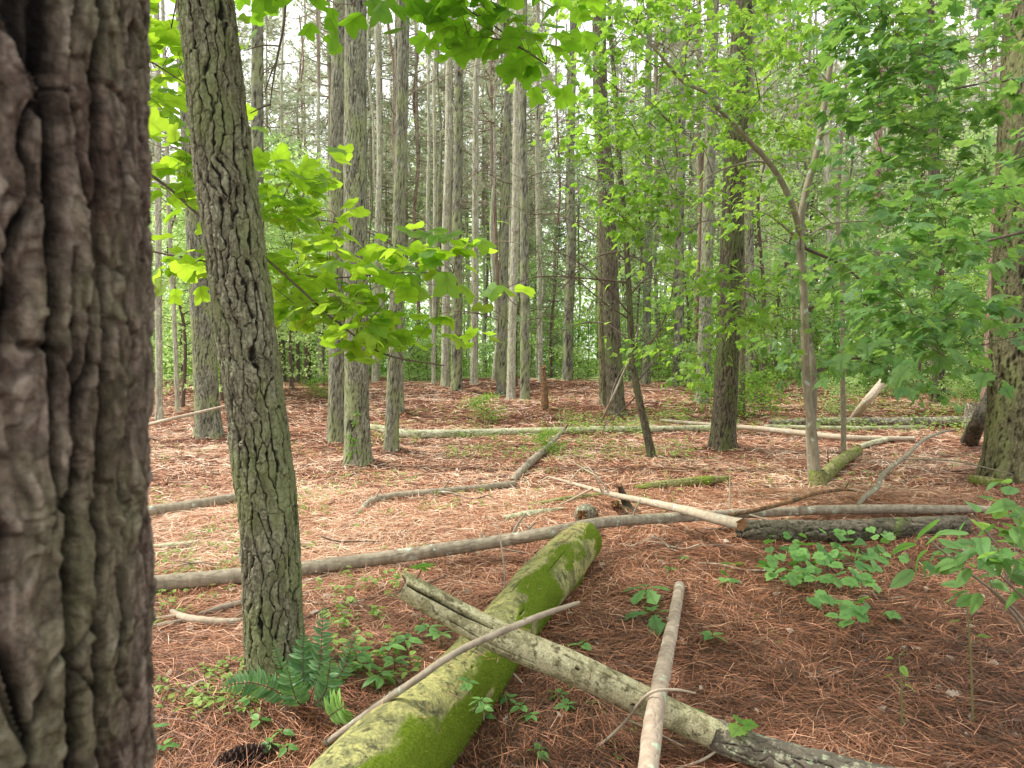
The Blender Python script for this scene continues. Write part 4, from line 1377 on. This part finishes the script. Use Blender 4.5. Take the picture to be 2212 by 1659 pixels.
dt = 4.0
tb = np.array([-4.2, 4.3, g(-4.2, 4.3)])
limb1 = [tb + [0, 0, 3.2], D(60, 240, 4.2), D(320, 375, 4.1), D(430, 465, 4.0), D(500, 515, 4.0), D(575, 560, 3.95), D(660, 635, 3.9), D(740, 705, 3.85), D(830, 765, 3.8), D(960, 790, 3.8)]
limb2 = [tb + [0, 0, 3.0], D(200, 500, 4.4), D(420, 560, 4.3), D(560, 575, 4.2), D(700, 600, 4.1), D(850, 590, 4.0), D(980, 590, 3.9)]
limb3 = [tb + [0, 0, 3.8], D(150, 60, 4.4), D(300, 120, 4.3), D(400, 180, 4.3)]
tulip_tree('tulip tree with big glowing lime leaves spreading behind the leaning pine', [tb, tb + [.05, 0, 2], tb + [0, 0, 4.5], tb + [.1, 0, 7]],
    [(limb1, .013), (limb2, .009), (limb3, .010), ([tb + [.1, 0, 5.0], tb + [1, .6, 6.2], tb + [2.6, 1, 7.2]], .02), ([tb + [.0, 0, 4.5], tb + [1, 1.2, 5.5], tb + [3.0, 1.6, 6.0]], .02), ([tb + [.0, 0, 5.0], tb + [2, .2, 5.8], tb + [4.4, .2, 5.6], tb + [5.6, .4, 5.4]], .022), ([tb + [.0, 0, 4.2], tb + [1.5, -.6, 5.0], tb + [3.6, -1.0, 4.9]], .02)],  # upper limbs added out of view to carry the shading foliage
    [(325, 470, 340, 620, 3.9, 4.6, 14), (540, 720, 350, 500, 3.9, 4.5, 8), (580, 740, 470, 680, 3.9, 4.5, 12), (700, 880, 560, 700, 3.8, 4.3, 8), (740, 980, 660, 770, 3.6, 4.1, 9), (850, 1020, 540, 600, 3.6, 4.0, 6),
     (325, 420, -20, 320, 4.0, 4.7, 15), (560, 680, 340, 420, 4.2, 4.6, 3), (-500, 1350, -1150, -230, 2.4, 6.2, 190)], 'leaf_tulip', .125, 5, 3)  # last group: unseen overhead foliage added to shade the foreground
tb = np.array([.6, 2.0, g(.6, 2.0)])
tb2 = np.array([1.0, 3.2, 4.0])
ltop = [D(1020, -330, 3.4), D(950, -80, 3.4), D(1000, 10, 3.4), D(1060, 50, 3.4), D(1130, 105, 3.35), D(1180, 140, 3.3)]
ltop2 = [D(1020, -330, 3.4), D(900, -160, 3.3), D(800, -30, 3.3), D(760, 10, 3.3)]
ltop3 = [D(1020, -330, 3.4), D(1100, -150, 3.5), D(1150, -20, 3.4), D(1200, 20, 3.4)]
trunk_o = np.array([-2.2, -1.2, g(-2.2, -1.2)])
tulip_tree('tulip tree whose broad notched leaves hang into the top of the view', [trunk_o, trunk_o + [.1, .1, 2.5], trunk_o + [.4, .8, 4], D(1020, -400, 3.2)],
    [(ltop, .007), (ltop2, .006), (ltop3, .006)],
    [(930, 1080, 0, 90, 3.2, 3.6, 5), (1050, 1230, 0, 130, 3.1, 3.6, 6), (1080, 1200, 100, 150, 3.1, 3.5, 2), (720, 880, -50, 30, 3.2, 3.5, 3), (540, 600, -60, -20, 3.3, 3.5, 1), (880, 1200, -90, 0, 3.1, 3.6, 4), (300, 1300, -900, -200, 3.2, 4.6, 44)], 'leaf_top', .12, 8, 3, radii=(.05, .04, .012))  # last group: foliage above the frame, added to cast shade on the right foreground

# ------------------------------------------------------------------ maples at the right
def big_maple(label, base, H, spec, leaf, seed, mat='leaf_maple', tpl=MAPLES, nleaf=6, nlimb=6, lean=(-.2, 0), subs=3, twl=.4):
    rng = np.random.default_rng(seed)
    base = np.array([base[0], base[1], g(base[0], base[1])])
    root = thing('maple_tree', label, 'tree', tuple(base))
    mb = MB()
    pts = [base + np.array([lean[0] * t, lean[1] * t, H * t - .05]) + rng.normal(0, .04, 3) * (t > 0) for t in np.linspace(0, 1, 6)]
    tp = bark_tube(mb, pts, [.07, .06, .05, .04, .03, .012], 24, 200, seed, cw=.05, ch=.3, depth=.004)
    mb.build('trunk', M['bark_beech'], root, base)
    tips = px_tips(spec, rng)
    # limbs: lead towards groups of tips
    arr = np.array(tips)
    sk = [tp[60:]]
    for k in range(nlimb):
        i = int(60 + 130 * (k + .5) / nlimb)
        z = tp[i][2]
        cand = arr[np.argsort(np.abs(arr[:, 2] - z))[:max(4, len(arr) // nlimb)]]
        far = cand.mean(0)
        mb = MB()
        e = tp[i] + (far - tp[i]) * 1.0
        sk.append(tube(mb, [tp[i], (tp[i] + e) / 2 + [0, 0, .15], e], [.022, .015, .005], 8, 30, 0))
        mb.build('limb', M['twig'], root, base)
    mb = MB()
    crown_from_tips(mb, np.vstack(sk), tips, tpl, leaf, nleaf, lm=1, bm=0, rad=.004, twl=twl, subs=subs, droop=.2, tilt=.36, spread=.09)
    mb.build('crown', [M['twig'], M[mat]], root, base)
    return root


big_maple('maple with layered green sprays sweeping in from the right edge', (4.6, 4.9), 6.5,
    [(1960, 2140, 380, 560, 4.2, 5.6, 15), (1880, 2160, 540, 700, 4.2, 5.6, 20), (1950, 2120, 690, 790, 4.0, 5.2, 8), (2240, 2300, 180, 800, 4.0, 5.4, 6)], .125, 61, nleaf=5, twl=.5, subs=2)
big_maple('taller maple filling the upper right corner with darker leaves', (5.6, 6.6), 8.5,
    [(1800, 2150, -60, 140, 5.6, 7.4, 44), (1800, 2150, 120, 300, 5.6, 7.4, 30), (1790, 2130, 280, 460, 5.8, 7.4, 22), (1800, 2100, 440, 600, 6, 7.6, 10), (2240, 2300, 100, 400, 5.6, 7, 4)], .135, 67, nleaf=5, twl=.55, subs=2)
big_maple('small shaded sapling with leaves low in front of the right pines', (3.6, 8.4), 3.4,
    [(1760, 1950, 640, 800, 7.6, 9.4, 16), (1900, 2150, 700, 850, 8, 10, 18)], .10, 71, mat='leaf_maple', nlimb=3)

# ------------------------------------------------------------------ background young trees and shrubs (copies of a few)
def sapling_proto(key, seed, H, W, nt, leaf, mat, low=.15, tm='twig', nl=26, spread=.12):
    rng = np.random.default_rng(seed)
    mb = MB()
    pts = [(0, 0, -.2), (rng.normal(0, .08), rng.normal(0, .08), H * .35), (rng.normal(0, .2), rng.normal(0, .2), H * .7), (rng.normal(0, .25), rng.normal(0, .25), H)]
    tp = tube(mb, pts, [.045 * H / 5, .035 * H / 5, .025 * H / 5, .008], 7, 24, 0)
    proto(key + 't', mb, 'trunk', [M[tm]])
    mb = MB()
    for k in range(nt):
        t = rng.uniform(low, 1)
        c = tp[int(t * 23)]
        a = rng.uniform(0, 2 * PI)
        L = W * (1.1 - .6 * t) * rng.uniform(.4, 1.1)
        e = c + np.array([math.cos(a) * L, math.sin(a) * L, rng.uniform(-.1, .35) * L])
        pth = tube(mb, [c, (c + e) / 2 + [0, 0, .06 * L], e], [.010, .007, .003], 3, 5, 0, cap=False)
        pth = catmull(pth, 16)
        idx = rng.integers(4, 16, nl)
        p = pth[idx] + rng.normal(0, spread, (nl, 3)) * np.array([1.5, 1.5, .5])
        n_ = len(p)
        ax = unit(rng.normal(0, 1, (n_, 3)) + np.array([0, 0, -.3]))
        add_leaves(mb, RH, p, ax, rand_normals(n_, .6), leaf * rng.uniform(.6, 1.3, n_), 1, rng.random(n_) * .5 + rng.random() * .5)
    proto(key + 'c', mb, 'crown', [M['twig'], M[mat]])


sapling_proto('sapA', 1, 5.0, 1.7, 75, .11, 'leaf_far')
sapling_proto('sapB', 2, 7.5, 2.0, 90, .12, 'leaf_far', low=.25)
sapling_proto('sapC', 3, 3.2, 1.3, 60, .10, 'leaf_bright', low=.08)
sapling_proto('sapD', 4, 9.5, 2.4, 110, .13, 'leaf_far', low=.35)
sapling_proto('bushA', 5, 1.6, 1.1, 55, .09, 'leaf_far', low=.05)
sapling_proto('bushB', 6, 1.1, .9, 45, .08, 'leaf_bright', low=.05)
sapling_proto('wispA', 8, 4.2, 1.3, 30, .10, 'leaf_bright', low=.3, nl=14)
sapling_proto('cedarA', 7, 5.5, 1.2, 110, .07, 'needles_dark', low=.1, nl=40, spread=.09)


def place(key, n, x0, x1, d0, d1, label, cat, group, name, smin=.8, smax=1.2, seed=0, keep=None):
    rng = np.random.default_rng(seed)
    c = 0
    while c < n:
        px = rng.uniform(x0, x1)
        d = rng.uniform(d0, d1)
        if keep and not keep(px, d):
            continue
        x = (px - 1106) / FPX * d
        k = key if isinstance(key, str) else key[rng.integers(0, len(key))]
        r = thing(name, label, cat, (x, d, g(x, d) - .02), group, rng.uniform(0, 6.28), rng.uniform(smin, smax))
        use(k + 't', r)
        use(k + 'c', r)
        c += 1


place(['sapA', 'sapB', 'sapC'], 26, 320, 700, 17, 34, 'bright young broadleaf tree in the sunlit left background', 'tree', 'young trees in the left background', 'young_tree', seed=1)
place(['sapB', 'sapD'], 12, 330, 720, 24, 44, 'tall airy broadleaf tree behind the left background saplings', 'tree', 'tall airy trees at the back left', 'young_tree', .9, 1.3, seed=2)
place(['bushA', 'bushB', 'sapC'], 46, 320, 1500, 26, 40, 'low green shrub behind the crest of the needle bank', 'shrub', 'shrubs behind the needle bank', 'shrub', .9, 1.5, seed=3)
place(['sapA', 'sapC'], 24, 850, 1500, 29, 42, 'young broadleaf tree among the far pine rows', 'tree', 'young trees among the far pine rows', 'young_tree', seed=4)
place(['sapA', 'sapB', 'sapC', 'wispA'], 32, 1500, 2250, 16, 34, 'young broadleaf tree among the pines on the right', 'tree', 'young trees among the right hand pines', 'young_tree', seed=5)
place(['bushA', 'bushB'], 30, 1480, 2230, 15, 26, 'knee-high leafy shrub on the right hand bank', 'shrub', 'low shrubs on the right bank', 'shrub', .5, .95, seed=6)
place(['sapD', 'sapB'], 18, 1350, 2230, 24, 44, 'tall broadleaf tree rising between the right hand pines', 'tree', 'tall broadleaf trees between the right pines', 'young_tree', .9, 1.25, seed=7)
place(['cedarA'], 3, 1080, 1420, 20, 27, 'feathery grey-green cedar among the central rows', 'tree', 'small cedars in the central rows', 'cedar_tree', .8, 1.2, seed=8)


# far-off wood closing the view
def far_wood():
    rng = np.random.default_rng(44)
    mb = MB()
    n = 190000
    a = rng.uniform(-.85, .85, n)
    d = rng.uniform(48, 80, n)
    x = a * d
    cl = vnoise(np.stack([x * .35, d * .2, 0 * x], -1), 5)
    top = 10 + 14 * cl
    z = rng.random(n) ** 1.3 * top
    ok = vnoise(np.stack([x * .8, d * .5, z * .8], -1), 6) > .42
    x, d, z = x[ok], d[ok], z[ok]
    pos = np.stack([x, d, z + G(x, d)], -1)
    m = len(pos)
    add_leaves(mb, RH, pos, unit(rng.normal(0, 1, (m, 3))), rand_normals(m, .8), rng.uniform(.25, .5, m), 0)
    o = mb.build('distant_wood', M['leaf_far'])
    tag(o, 'pale green mass of distant woodland closing the view behind the pines', 'woodland', kind='stuff')


far_wood()

# ------------------------------------------------------------------ ground plants
def cover():
    rng = np.random.default_rng(55)
    mb = MB()

    def patch(n, x0, x1, y0, y1, size, h, thr=.5, cl=5):
        for _ in range(n):
            px, py = rng.uniform(x0, x1), rng.uniform(y0, y1)
            p = P(px, py)
            if vnoise(np.array([p[0] * 1.3, p[1] * .8, 0.]), 91) < thr:
                continue
            k = rng.integers(3, cl + 1)
            q = np.tile(p, (k, 1)) + rng.normal(0, size * .5, (k, 3)) * [1, 1, 0]
            q[:, 2] += rng.uniform(h * .3, h, k)
            aa = rng.uniform(0, 2 * PI, k)
            ax = np.stack([np.cos(aa), np.sin(aa), rng.uniform(-.2, .3, k)], -1)
            add_leaves(mb, OVATE if p[1] < 7 else RH, q, ax, rand_normals(k, .35), size * rng.uniform(.6, 1.1, k), 0)
    patch(520, 320, 1000, 960, 1120, .045, .07, .45)
    patch(300, 320, 620, 1120, 1260, .035, .05, .45)
    patch(220, 320, 560, 1260, 1560, .035, .06, .42)
    patch(900, 800, 1500, 915, 1000, .06, .12, .42)
    patch(420, 1200, 1480, 900, 945, .07, .26, .35)
    patch(1100, 1430, 2150, 835, 945, .08, .24, .38)
    patch(200, 800, 1500, 850, 915, .07, .16, .5)
    patch(110, 1500, 2130, 960, 1060, .05, .08, .5)
    patch(60, 650, 1250, 1060, 1200, .04, .06, .5)
    patch(70, 680, 900, 1250, 1500, .05, .10, .4)
    patch(60, 1300, 2200, 1180, 1640, .03, .03, .55)
    patch(200, 650, 1500, 990, 1130, .045, .07, .5)
    patch(60, 1000, 1400, 1440, 1655, .03, .03, .4)
    o = mb.build('ground_cover', M['leaf_cover'])
    tag(o, 'scattered tiny yellow-green seedlings and creepers on the needles', 'ground cover', kind='stuff')


cover()


def litter():
    rng = np.random.default_rng(56)
    mb = MB()
    n = 2200
    d = rng.uniform(2.2, 12, n)
    x = rng.uniform(-.75, .75, n) * d
    z = G(x, d) + rng.uniform(.01, .04, n)
    aa = rng.uniform(0, 2 * PI, n)
    ax = np.stack([np.cos(aa), np.sin(aa), rng.normal(0, .25, n)], -1)
    pos = np.stack([x, d, z], -1)
    add_leaves(mb, OAK, pos, ax, rand_normals(n, .7), rng.uniform(.02, .07, n), 0)
    o = mb.build('dead_leaves', M['leaf_dead'])
    tag(o, 'curled brown and grey dead leaves lying in the needle litter', 'dead leaves', kind='stuff')


litter()


def seedling(label, px, py, tpl, nleaf, leaf, h, mat='leaf_shade', name='seedling', spread=1.0, base=None, rnd=None, cat='plant', group=None, lmix=0):
    b = P(px, py) if base is None else np.array(base)
    root = thing(name, label, cat, tuple(b), group)
    mb = MB()
    top = b + np.array([RNG.normal(0, .01), RNG.normal(0, .01), h])
    tube(mb, [b - [0, 0, .01], (b + top) / 2 + [.004, 0, 0], top], [.003, .0025, .0015], 6, 6, 0)
    mb.build('stem', M['twig'], root, b)
    mb = MB()
    a0 = RNG.uniform(0, 6)
    aa = a0 + np.arange(nleaf) * 2 * PI / nleaf + RNG.normal(0, .25, nleaf)
    ax = np.stack([np.cos(aa), np.sin(aa), RNG.uniform(-.15, .35, nleaf)], -1)
    pos = top + ax * leaf * .12
    add_leaves(mb, tpl, pos, ax, rand_normals(nleaf, .3), leaf * RNG.uniform(.75, 1.1, nleaf), 0)
    mb.build('leaves', M[mat], root, b)
    return root


seedling('oak seedling with jagged leaves, upper of the pair right of the mossy log', 1400, 1300, OAK, 5, .16, .09)
seedling('oak seedling with jagged leaves, lower of the pair right of the mossy log', 1412, 1352, OAK, 4, .17, .07)
seedling('three-leaved plant close to the right side of the crossing logs', 1255, 1412, OVATE, 3, .075, .05)
seedling('broad-leaved seedling in the crook of the pale stick and the lichen log', 1490, 1580, OVATE, 4, .12, .08)
seedling('five-fingered creeper sprig growing on the lichen log', 1608, 1585, GRAPE, 4, .075, .05, 'leaf_bright', base=dp(1610, 1598, .13))
seedling('pale bluish seedling alone on the needles right of the pale stick', 1540, 1400, OVATE, 4, .09, .06)
for k, (px, py) in enumerate(((1040, 1575), (1100, 1530), (1125, 1550), (1140, 1565), (1212, 1520), (1225, 1545), (1166, 1655), (1480, 1218), (1440, 1245))):
    seedling('small creeper plant with five leaflets on the needles beside the mossy log', px, py, OVATE, 5, .05, .05, name='creeper_plant', group='small creeper plants beside the mossy log')
for k, (px, py, z) in enumerate(((1012, 1495, .40), (1022, 1530, .33), (1045, 1550, .27))):
    seedling('little creeper sprig climbing the flank of the mossy log', px, py, OVATE, 5, .045, .03, name='creeper_plant', base=dp(px, py, z), group='creeper sprigs climbing the mossy log')
for k, (px, py) in enumerate(((800, 1475), (838, 1435), (870, 1420), (780, 1450), (850, 1470), (820, 1500), (925, 1395), (950, 1410))):
    seedling('leafy creeper between the fern and the mossy log', px, py, OVATE, 5, .075, .09, name='creeper_plant', group='leafy creepers between fern and mossy log')
for k, (px, py) in enumerate(((330, 1610), (345, 1640), (590, 1640), (615, 1610), (560, 1590), (620, 1640), (540, 1540))):
    seedling('small green seedling in the shaded needles at the lower left', px, py, OVATE, 4, .05, .06, name='seedling', group='seedlings at the lower left')
seedling('ivy sprig on the broken end of the bleached log', 880, 1262, GRAPE, 6, .05, .03, 'leaf_bright', name='ivy_sprig', base=dp(900, 1245, .70))


def vine_patch():
    rng = np.random.default_rng(91)
    b = P(1760, 1220)
    root = thing('grape_vine', 'trailing vine with toothed rounded leaves spreading below the dark log', 'vine', tuple(b))
    mb = MB()
    lf = MB()
    spots = []
    for (x0, x1, y0, y1, n) in ((1640, 1930, 1125, 1200, 75), (1700, 1900, 1190, 1265, 60), (1640, 1760, 1200, 1250, 10), (1560, 1640, 1215, 1260, 7), (1740, 1860, 1280, 1345, 11), (1880, 1960, 1180, 1215, 7), (1850, 1930, 1290, 1330, 7)):
        for _ in range(n):
            spots.append(P(rng.uniform(x0, x1), rng.uniform(y0, y1), rng.uniform(.04, .16)))
    spots = np.array(spots)
    n = len(spots)
    aa = rng.uniform(0, 2 * PI, n)
    ax = np.stack([np.cos(aa), np.sin(aa) - .4, rng.uniform(-.5, .1, n)], -1)
    nr = rand_normals(n, .45)
    nr[:, 1] -= .35
    add_leaves(lf, GRAPE, spots, ax, unit(nr), rng.uniform(.06, .105, n), 0)
    for k in range(n):
        q = spots[k].copy()
        q2 = q + np.array([rng.normal(0, .06), rng.normal(0, .06), 0])
        q2[2] = g(q2[0], q2[1])
        mb = MB()
        tube(mb, [q2, (q + q2) / 2 + [.01, 0, .02], q], [.0016, .0014, .001], 4, 4, 0, cap=False)
        if k % 3 == 0:
            mb.build('stem', M['twig'], root, b)
    lf.build('leaves', M['leaf_shade'], root, b)


vine_patch()


def near_bush():
    rng = np.random.default_rng(93)
    b = np.array([2.05, 2.6, g(2.05, 2.6)])
    root = thing('shrub', 'soft focus leafy shrub poking in at the right edge', 'shrub', tuple(b))
    sk = []
    for k, (x, y, d_) in enumerate(((2100, 1110, 2.3), (2000, 1160, 2.3), (2150, 1230, 2.1), (2050, 1200, 2.2))):
        mb = MB()
        e = D(x, y, d_)
        sk.append(tube(mb, [b, (b + e) / 2 + [.08, 0, .1], e], [.008, .006, .003], 8, 24, 0))
        mb.build('stem', M['twig_pale'], root, b)
    mb = MB()
    tips = px_tips([(2060, 2230, 1070, 1250, 2.0, 2.5, 11), (2040, 2100, 1130, 1230, 2.1, 2.4, 3), (2150, 2260, 1180, 1280, 2.0, 2.3, 4)], rng)
    crown_from_tips(mb, np.vstack(sk)[10:], tips, OVATES, .085, 3, lm=1, bm=0, rad=.002, twl=.14, subs=1, droop=.3, tilt=.5, spread=.02)
    mb.build('leaves', [M['twig_pale'], M['leaf_maple']], root, b)


near_bush()


def fern():
    b = D(662, 1565, 2.92)
    b[2] = g(b[0], b[1])
    root = thing('fern', 'dark green fern with upright and arching fronds at the foot of the leaning pine', 'fern', tuple(b))
    rng = np.random.default_rng(3)
    spec = [(472, 1482, 2.75, 560, 1478, .052, 'leaf_fern'), (588, 1385, 2.8, 620, 1470, .024, 'leaf_fern'), (655, 1370, 2.95, 655, 1460, .060, 'leaf_fern'), (698, 1305, 2.9, 690, 1440, .040, 'leaf_fern'),
            (772, 1350, 2.85, 738, 1450, .032, 'leaf_fern'), (745, 1524, 2.6, 715, 1545, .062, 'leaf_fern_new'), (715, 1420, 2.7, 700, 1500, .05, 'leaf_fern'), (620, 1440, 2.7, 640, 1510, .05, 'leaf_fern')]
    for (tx, ty, td, mx, my, wl, mt) in spec:
        e = D(tx, ty, td)
        m = D(mx, my, (td + 2.92) / 2)
        st = b if mt != 'leaf_fern_new' else D(690, 1575, 2.75)
        mb = MB()
        path = tube(mb, [st, m, e], [.0028, .002, .001], 5, 40, 0, cap=False)
        full = catmull(path, 80)
        T = np.gradient(full, axis=0)
        T = unit(T)
        view = np.array([.1, -1, .35])
        side = unit(np.cross(T, view))
        nrm = unit(np.cross(side, T))
        pos, ax, nn, sz = [], [], [], []
        for i in range(18, 79, 3):
            t = (i - 18) / 61
            L = wl * (math.sin(PI * min(1, .25 + .75 * t) ** 1.0) ** .7 if t < .98 else .2) * 1.25
            for s in (-1, 1):
                pos.append(full[i])
                ax.append(side[i] * s + T[i] * .35 + rng.normal(0, .12, 3))
                nn.append(nrm[i] + rng.normal(0, .3, 3))
                sz.append(max(L, .008) * rng.uniform(.85, 1.1))
        narrow = (OVATE[0] * np.array([.62, 1, 1]), OVATE[1], OVATE[2])
        add_leaves(mb, narrow, np.array(pos), np.array(ax), np.array(nn), np.array(sz), 1)
        mb.build('frond', [M['twig'], M[mt]], root, b)


fern()


def pine_cone(px, py, L, label, a=0.3):
    b = P(px, py, .03)
    mb = MB()
    n = 110
    ax = np.array([math.cos(a), math.sin(a), .08])
    s1 = unit(np.cross(ax, [0, 0, 1.]))
    s2 = np.cross(s1, ax)
    pos, aa, nn, sz = [], [], [], []
    for k in range(n):
        t = k / n
        r = L * .21 * math.sin(PI * (.12 + .82 * t)) ** .7
        th = k * 2.39996
        rad = s1 * math.cos(th) + s2 * math.sin(th)
        pos.append(b + ax * (t - .5) * L + rad * r * .35)
        aa.append(rad * 1.0 + ax * .35)
        nn.append(ax - rad * .3)
        sz.append(r * .95 + .004)
    tpl = (np.array([[-.2, 0, 0], [.2, 0, 0], [.42, .7, .0], [.2, 1, .12], [-.2, 1, .12], [-.42, .7, 0], [0, .75, .2]]), np.array([[0, 1, 6], [1, 2, 6], [2, 3, 6], [3, 4, 6], [4, 5, 6], [5, 0, 6]]), np.full(7, .5))
    add_leaves(mb, tpl, np.array(pos), np.array(aa), np.array(nn), np.array(sz), 0)
    tube(mb, [b - ax * L * .45, b + ax * L * .4], [L * .06, L * .04], 8, 4, 0)
    o = mb.build('pine_cone', M['cone'], None, b)
    tag(o, label, 'pine cone')


n_ = NT('cone')
M['cone'] = n_.done(n_.mix(n_.noise(60, 3, .6, n_.coords()), (.05, .03, .025), (.17, .12, .11)), .6)
pine_cone(525, 1640, .19, 'large open pine cone at the lower left', .25)
pine_cone(575, 1622, .10, 'smaller pine cone tucked behind the large one', -.4)


def bare_stem(label, x0, y0, x1, y1):
    b = P(x0, y0)
    e = D(x1, y1, b[1])
    root = thing('bare_seedling', label, 'plant', tuple(b))
    mb = MB()
    pth = tube(mb, [b, (b + e) / 2 + [.006, 0, 0], e], [.0045, .0038, .002], 7, 20, 0)
    for k in range(7):
        i = 10 + k if k < 5 else 19
        dv = unit([RNG.choice([-1, 1]), RNG.normal(0, .5), RNG.uniform(.3, 1)])
        tube(mb, [pth[i], pth[i] + dv * .04], [.0018, .001], 4, 3, 0)
    mb.build('stem', M['stem_green'], root, b)
    mb = MB()
    k = 4
    aa = RNG.uniform(0, 6, k)
    ax = np.stack([np.cos(aa), np.sin(aa) * .5, RNG.uniform(-.2, .3, k)], -1)
    add_leaves(mb, OVATE, pth[[12, 14, 17, 18]] + ax * .03, ax, rand_normals(k, .4), np.array([.05, .04, .05, .03]), 0)
    mb.build('leaves', M['leaf_bright'], root, b)


M['stem_green'] = NT('stem_green').done((.17, .17, .07), .7)
bare_stem('shorter bare green-tipped stem at the lower right', 1948, 1580, 1942, 1415)
bare_stem('taller bare green stem near the right edge', 2102, 1572, 2085, 1262)
for k, (x0, y0, x1, y1, lb) in enumerate(((1576, 1105, 1577, 1025, 'upright pale twig standing on the long pole right of centre'), (1790, 1020, 1788, 975, 'short upright broken stub on the mossy log behind the sapling'))):
    b = P(x0, y0)
    mb = MB()
    tube(mb, [b, D(x1, y1, b[1])], [.010, .006], 8, 8, 0)
    tag(mb.build('upright_twig', M['bark_pale' if k == 0 else 'log_rot'], None, b), lb, 'twig')

# dangling dead branch, top left
mb = MB()
pp = [D(632, -60, 4.6), D(618, 0, 4.6), D(612, 60, 4.6), D(598, 130, 4.6), D(588, 190, 4.6), D(583, 235, 4.6)]
p0 = tube(mb, pp, [.010, .009, .007, .003], 7, 24, 0)
for (a, b_, c) in (((606, 100), (570, 98), (525, 110)), ((598, 130), (585, 160), (572, 200)), ((585, 225), (560, 235), (540, 245))):
    tube(mb, [D(*a, 4.6), D(*b_, 4.6), D(*c, 4.6)], [.006, .005, .003], 6, 8, 0)
tag(mb.build('hanging_branch', M['twig'], None, pp[0]), 'dark dead branch hanging into the upper left of the view', 'branch')

# vine on the close pair front pine
b = P(762, 992)
root = thing('climbing_vine', 'tiny bright vine climbing the foot of the thick front pine of the close pair', 'vine', tuple(b))
mb = MB()
path = tube(mb, [D(758, 990, b[1] - .25), D(764, 950, b[1] - .25), D(768, 915, b[1] - .25), D(772, 885, b[1] - .25)], [.004, .003, .002], 5, 20, 0)
mb.build('stem', M['twig'], root, b)
mb = MB()
k = 26
i = RNG.integers(0, 20, k)
ax = unit(RNG.normal(0, 1, (k, 3)) * [1, .4, 1])
nr = np.tile([0, -1., .5], (k, 1)) + RNG.normal(0, .3, (k, 3))
add_leaves(mb, OVATE, path[i] + RNG.normal(0, .04, (k, 3)) * [1, .2, 1], ax, nr, RNG.uniform(.04, .08, k), 0)
mb.build('leaves', M['leaf_bright'], root, b)

# small bright shrub in the middle (fern-like seedling)
for (px, py, s, lb) in ((1052, 915, .55, 'small bright fern-leaved shrub behind the long pale log'), (690, 862, .5, 'low green shrub on the mound left of the close pair'), (1190, 985, .35, 'wispy small seedling near the knobbly branch')):
    b = P(px, py)
    r = thing('shrub', lb, 'shrub', tuple(b), None, 0, s)
    use('bushBt', r)
    use('bushBc', r)

# ------------------------------------------------------------------ light
SUN_EL = math.radians(54)
SUN_AZ = math.radians(-84)        # measured from +Y towards +X: the sun stands ahead to the left
w = bpy.data.worlds.new('World')
sc.world = w
w.use_nodes = True
nt = w.node_tree
nt.nodes.clear()
sky = nt.nodes.new('ShaderNodeTexSky')
sky.sky_type = 'NISHITA'
sky.sun_disc = False
sky.sun_elevation = SUN_EL
sky.sun_rotation = SUN_AZ
sky.air_density = 1.0
sky.dust_density = 6.0
sky.ozone_density = 1.0
bg = nt.nodes.new('ShaderNodeBackground')
bg.inputs['Strength'].default_value = .15
wo = nt.nodes.new('ShaderNodeOutputWorld')
hz = nt.nodes.new('ShaderNodeMix')
hz.data_type = 'RGBA'
hz.inputs[0].default_value = .58
hz.inputs[7].default_value = (17.5, 17.5, 16.6, 1)   # bright thin cloud veil
nt.links.new(sky.outputs[0], hz.inputs[6])
nt.links.new(hz.outputs[2], bg.inputs[0])
nt.links.new(bg.outputs[0], wo.inputs[0])

sl = bpy.data.lights.new('sun', 'SUN')
sl.energy = 5.0
sl.angle = math.radians(2.5)
sl.color = (1, .95, .86)
so = bpy.data.objects.new('sun', sl)
COL.objects.link(so)
from mathutils import Vector
sd = Vector((math.sin(SUN_AZ) * math.cos(SUN_EL), math.cos(SUN_AZ) * math.cos(SUN_EL), math.sin(SUN_EL)))
so.rotation_euler = sd.to_track_quat('Z', 'Y').to_euler()
so.location = (0, 0, 30)

sc.view_settings.view_transform = 'Standard'
sc.view_settings.look = 'None'
sc.view_settings.exposure = 0
sc.view_settings.gamma = 1
sc.cycles.max_bounces = 7
sc.cycles.diffuse_bounces = 3
sc.cycles.transmission_bounces = 3
sc.cycles.glossy_bounces = 2
sc.cycles.use_denoising = True
sc.cycles.sample_clamp_indirect = 6
